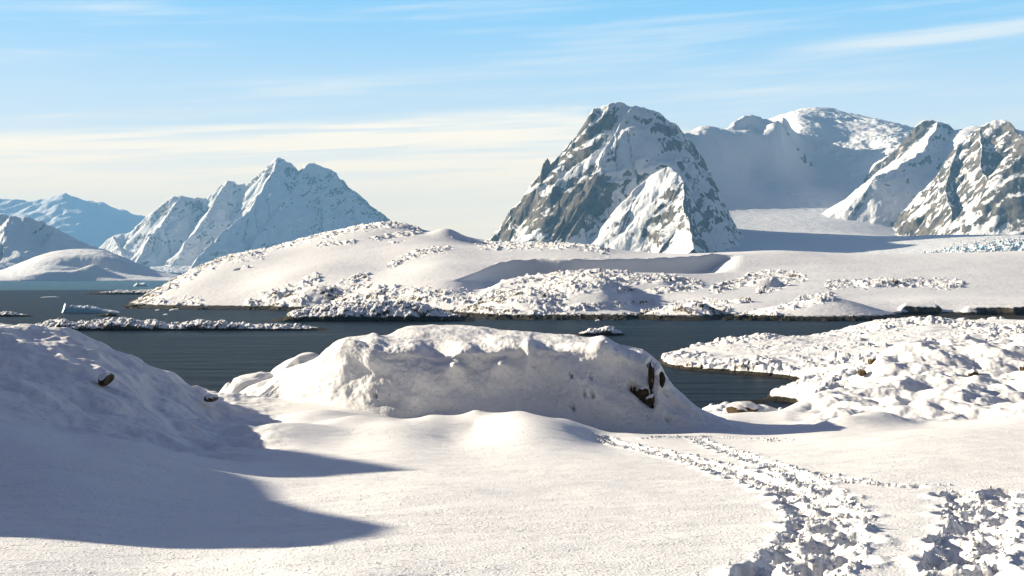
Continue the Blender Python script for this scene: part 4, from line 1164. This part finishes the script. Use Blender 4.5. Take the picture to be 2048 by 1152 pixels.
build_boulder()
q = P3(212, 757, 29.6)
stone("rock", q, (.13, .4, .16), 3, M_BROWN, "brown rock sunk like a hollow in the left snow bank, the larger of the two there")  # dark stone stands in for the brown hollow under the snow overhang
q = P3(421, 796, 36.2)
stone("rock", q, (.17, .4, .10), 4, M_BROWN, "small dark rock under a snow lip low on the left bank")
for px, py, d, r, s, lab in ((1745, 723, 62.5, .22, 5, "yellow-brown crag tip at the left edge of the right mounds"), (1724, 744, 60.5, .18, 6, "brown crag just below the yellow-brown crag tip"),
                             (1990, 696, 73, .22, 7, "small ochre rock high on the right mounds"), (1945, 748, 57, .2, 8, "ochre rock poking out mid-slope of the right mounds"), (2046, 737, 59, .17, 9, "dark rock at the right picture edge")):
    stone("rock", P3(px, py, d), (r, r * 1.3, r), s, M_BROWN, lab)
for px, py, d, rx, rz, s, lab in ((1486, 815, 62, .75, .42, 11, "snow-capped boulder at the water's edge beyond the gap"), (1527, 818, 62, .62, .3, 12, "flatter snow-capped boulder beside the taller one at the water's edge")):
    stone("boulder", P3(px, py + 6, d), (rx, .8, rz), s, M_BROWN, lab, "boulder", flat=.9)

pr = bpy.data.objects.new("marker_post", None)
COL.objects.link(pr)
pp = P3(1661.5, 593, 522)
pr.location = pp
tag(pr, "thin dark marker post on top of the pyramid-shaped shore hill", "post")


def tube(name, r, z0, z1, mat, parent, n=10):
    a = np.linspace(0, 2 * np.pi, n, endpoint=False)
    v = np.concatenate([np.stack([r * np.cos(a), r * np.sin(a), np.full(n, z)], -1) for z in (z0, z1)] + [np.array([[0, 0, z1]])])
    f = [(i, (i + 1) % n, n + (i + 1) % n, n + i) for i in range(n)] + [(n + i, n + (i + 1) % n, 2 * n, 2 * n) for i in range(n)]
    me = bpy.data.meshes.new(name)
    me.from_pydata(v.tolist(), [], [tuple(dict.fromkeys(q)) for q in f])
    me.materials.append(mat)
    o = bpy.data.objects.new(name, me); COL.objects.link(o); o.parent = parent
    return o


tube("pole", 0.07, -0.6, 1.05, M_DARK, pr)
tube("finial", 0.14, 1.05, 1.3, M_DARK, pr)


# clods of snow kicked up along the trails
def build_clods():
    xs, ys, zs, w = CHURN
    rng = np.random.RandomState(11)
    idx = np.where(w > 0.02)[0]
    p = (w[idx] * (0.4 + (1 - w[idx]))) * ys[idx] ** 2
    pick = rng.choice(idx, 3800, p=p / p.sum())
    v, f = ICO2
    V = []; Fc = []
    for k, i in enumerate(pick):
        r = 0.005 + 0.022 * rng.rand() ** 3
        n = 0.25 * rng.normal(size=len(v)) * 0.5
        q = v * (1 + n)[:, None] * (r * rng.uniform(.7, 1.3, 3))
        V.append(q + [xs[i] + rng.normal() * .02, ys[i] + rng.normal() * .02, zs[i] + r * 0.35])
        Fc.append(f + k * len(v))
    o = mesh_obj("snow_clods", np.concatenate(V), np.concatenate(Fc), M_FIELD)
    tag(o, "loose clods of snow scattered along the trodden trails", "snow clods", kind='stuff')


build_clods()

# ------------------------------------------------------------------ the air between here and the far mountains
HAZE = 4.8e-5
hz = bpy.data.materials.new("haze_air"); hz.use_nodes = True
hz.node_tree.nodes.remove(hz.node_tree.nodes['Principled BSDF'])
pv = hz.node_tree.nodes.new('ShaderNodeVolumePrincipled')
pv.inputs['Color'].default_value = (0.24, 0.57, 1.0, 1)
pv.inputs['Density'].default_value = HAZE
pv.inputs['Density Attribute'].default_value = ""
pv.inputs['Anisotropy'].default_value = 0.0
hz.node_tree.links.new(pv.outputs[0], hz.node_tree.nodes['Material Output'].inputs['Volume'])
x0, x1, y0, y1, z0, z1 = -20500, 20500, -500, 20500, -4.5, 1110
bv = [(x, y, z) for z in (z0, z1) for y in (y0, y1) for x in (x0, x1)]
bf = [(0, 2, 3, 1), (4, 5, 7, 6), (0, 1, 5, 4), (2, 6, 7, 3), (0, 4, 6, 2), (1, 3, 7, 5)]
tag(mesh_obj("haze", bv, bf, hz, smooth=False), kind='stuff')
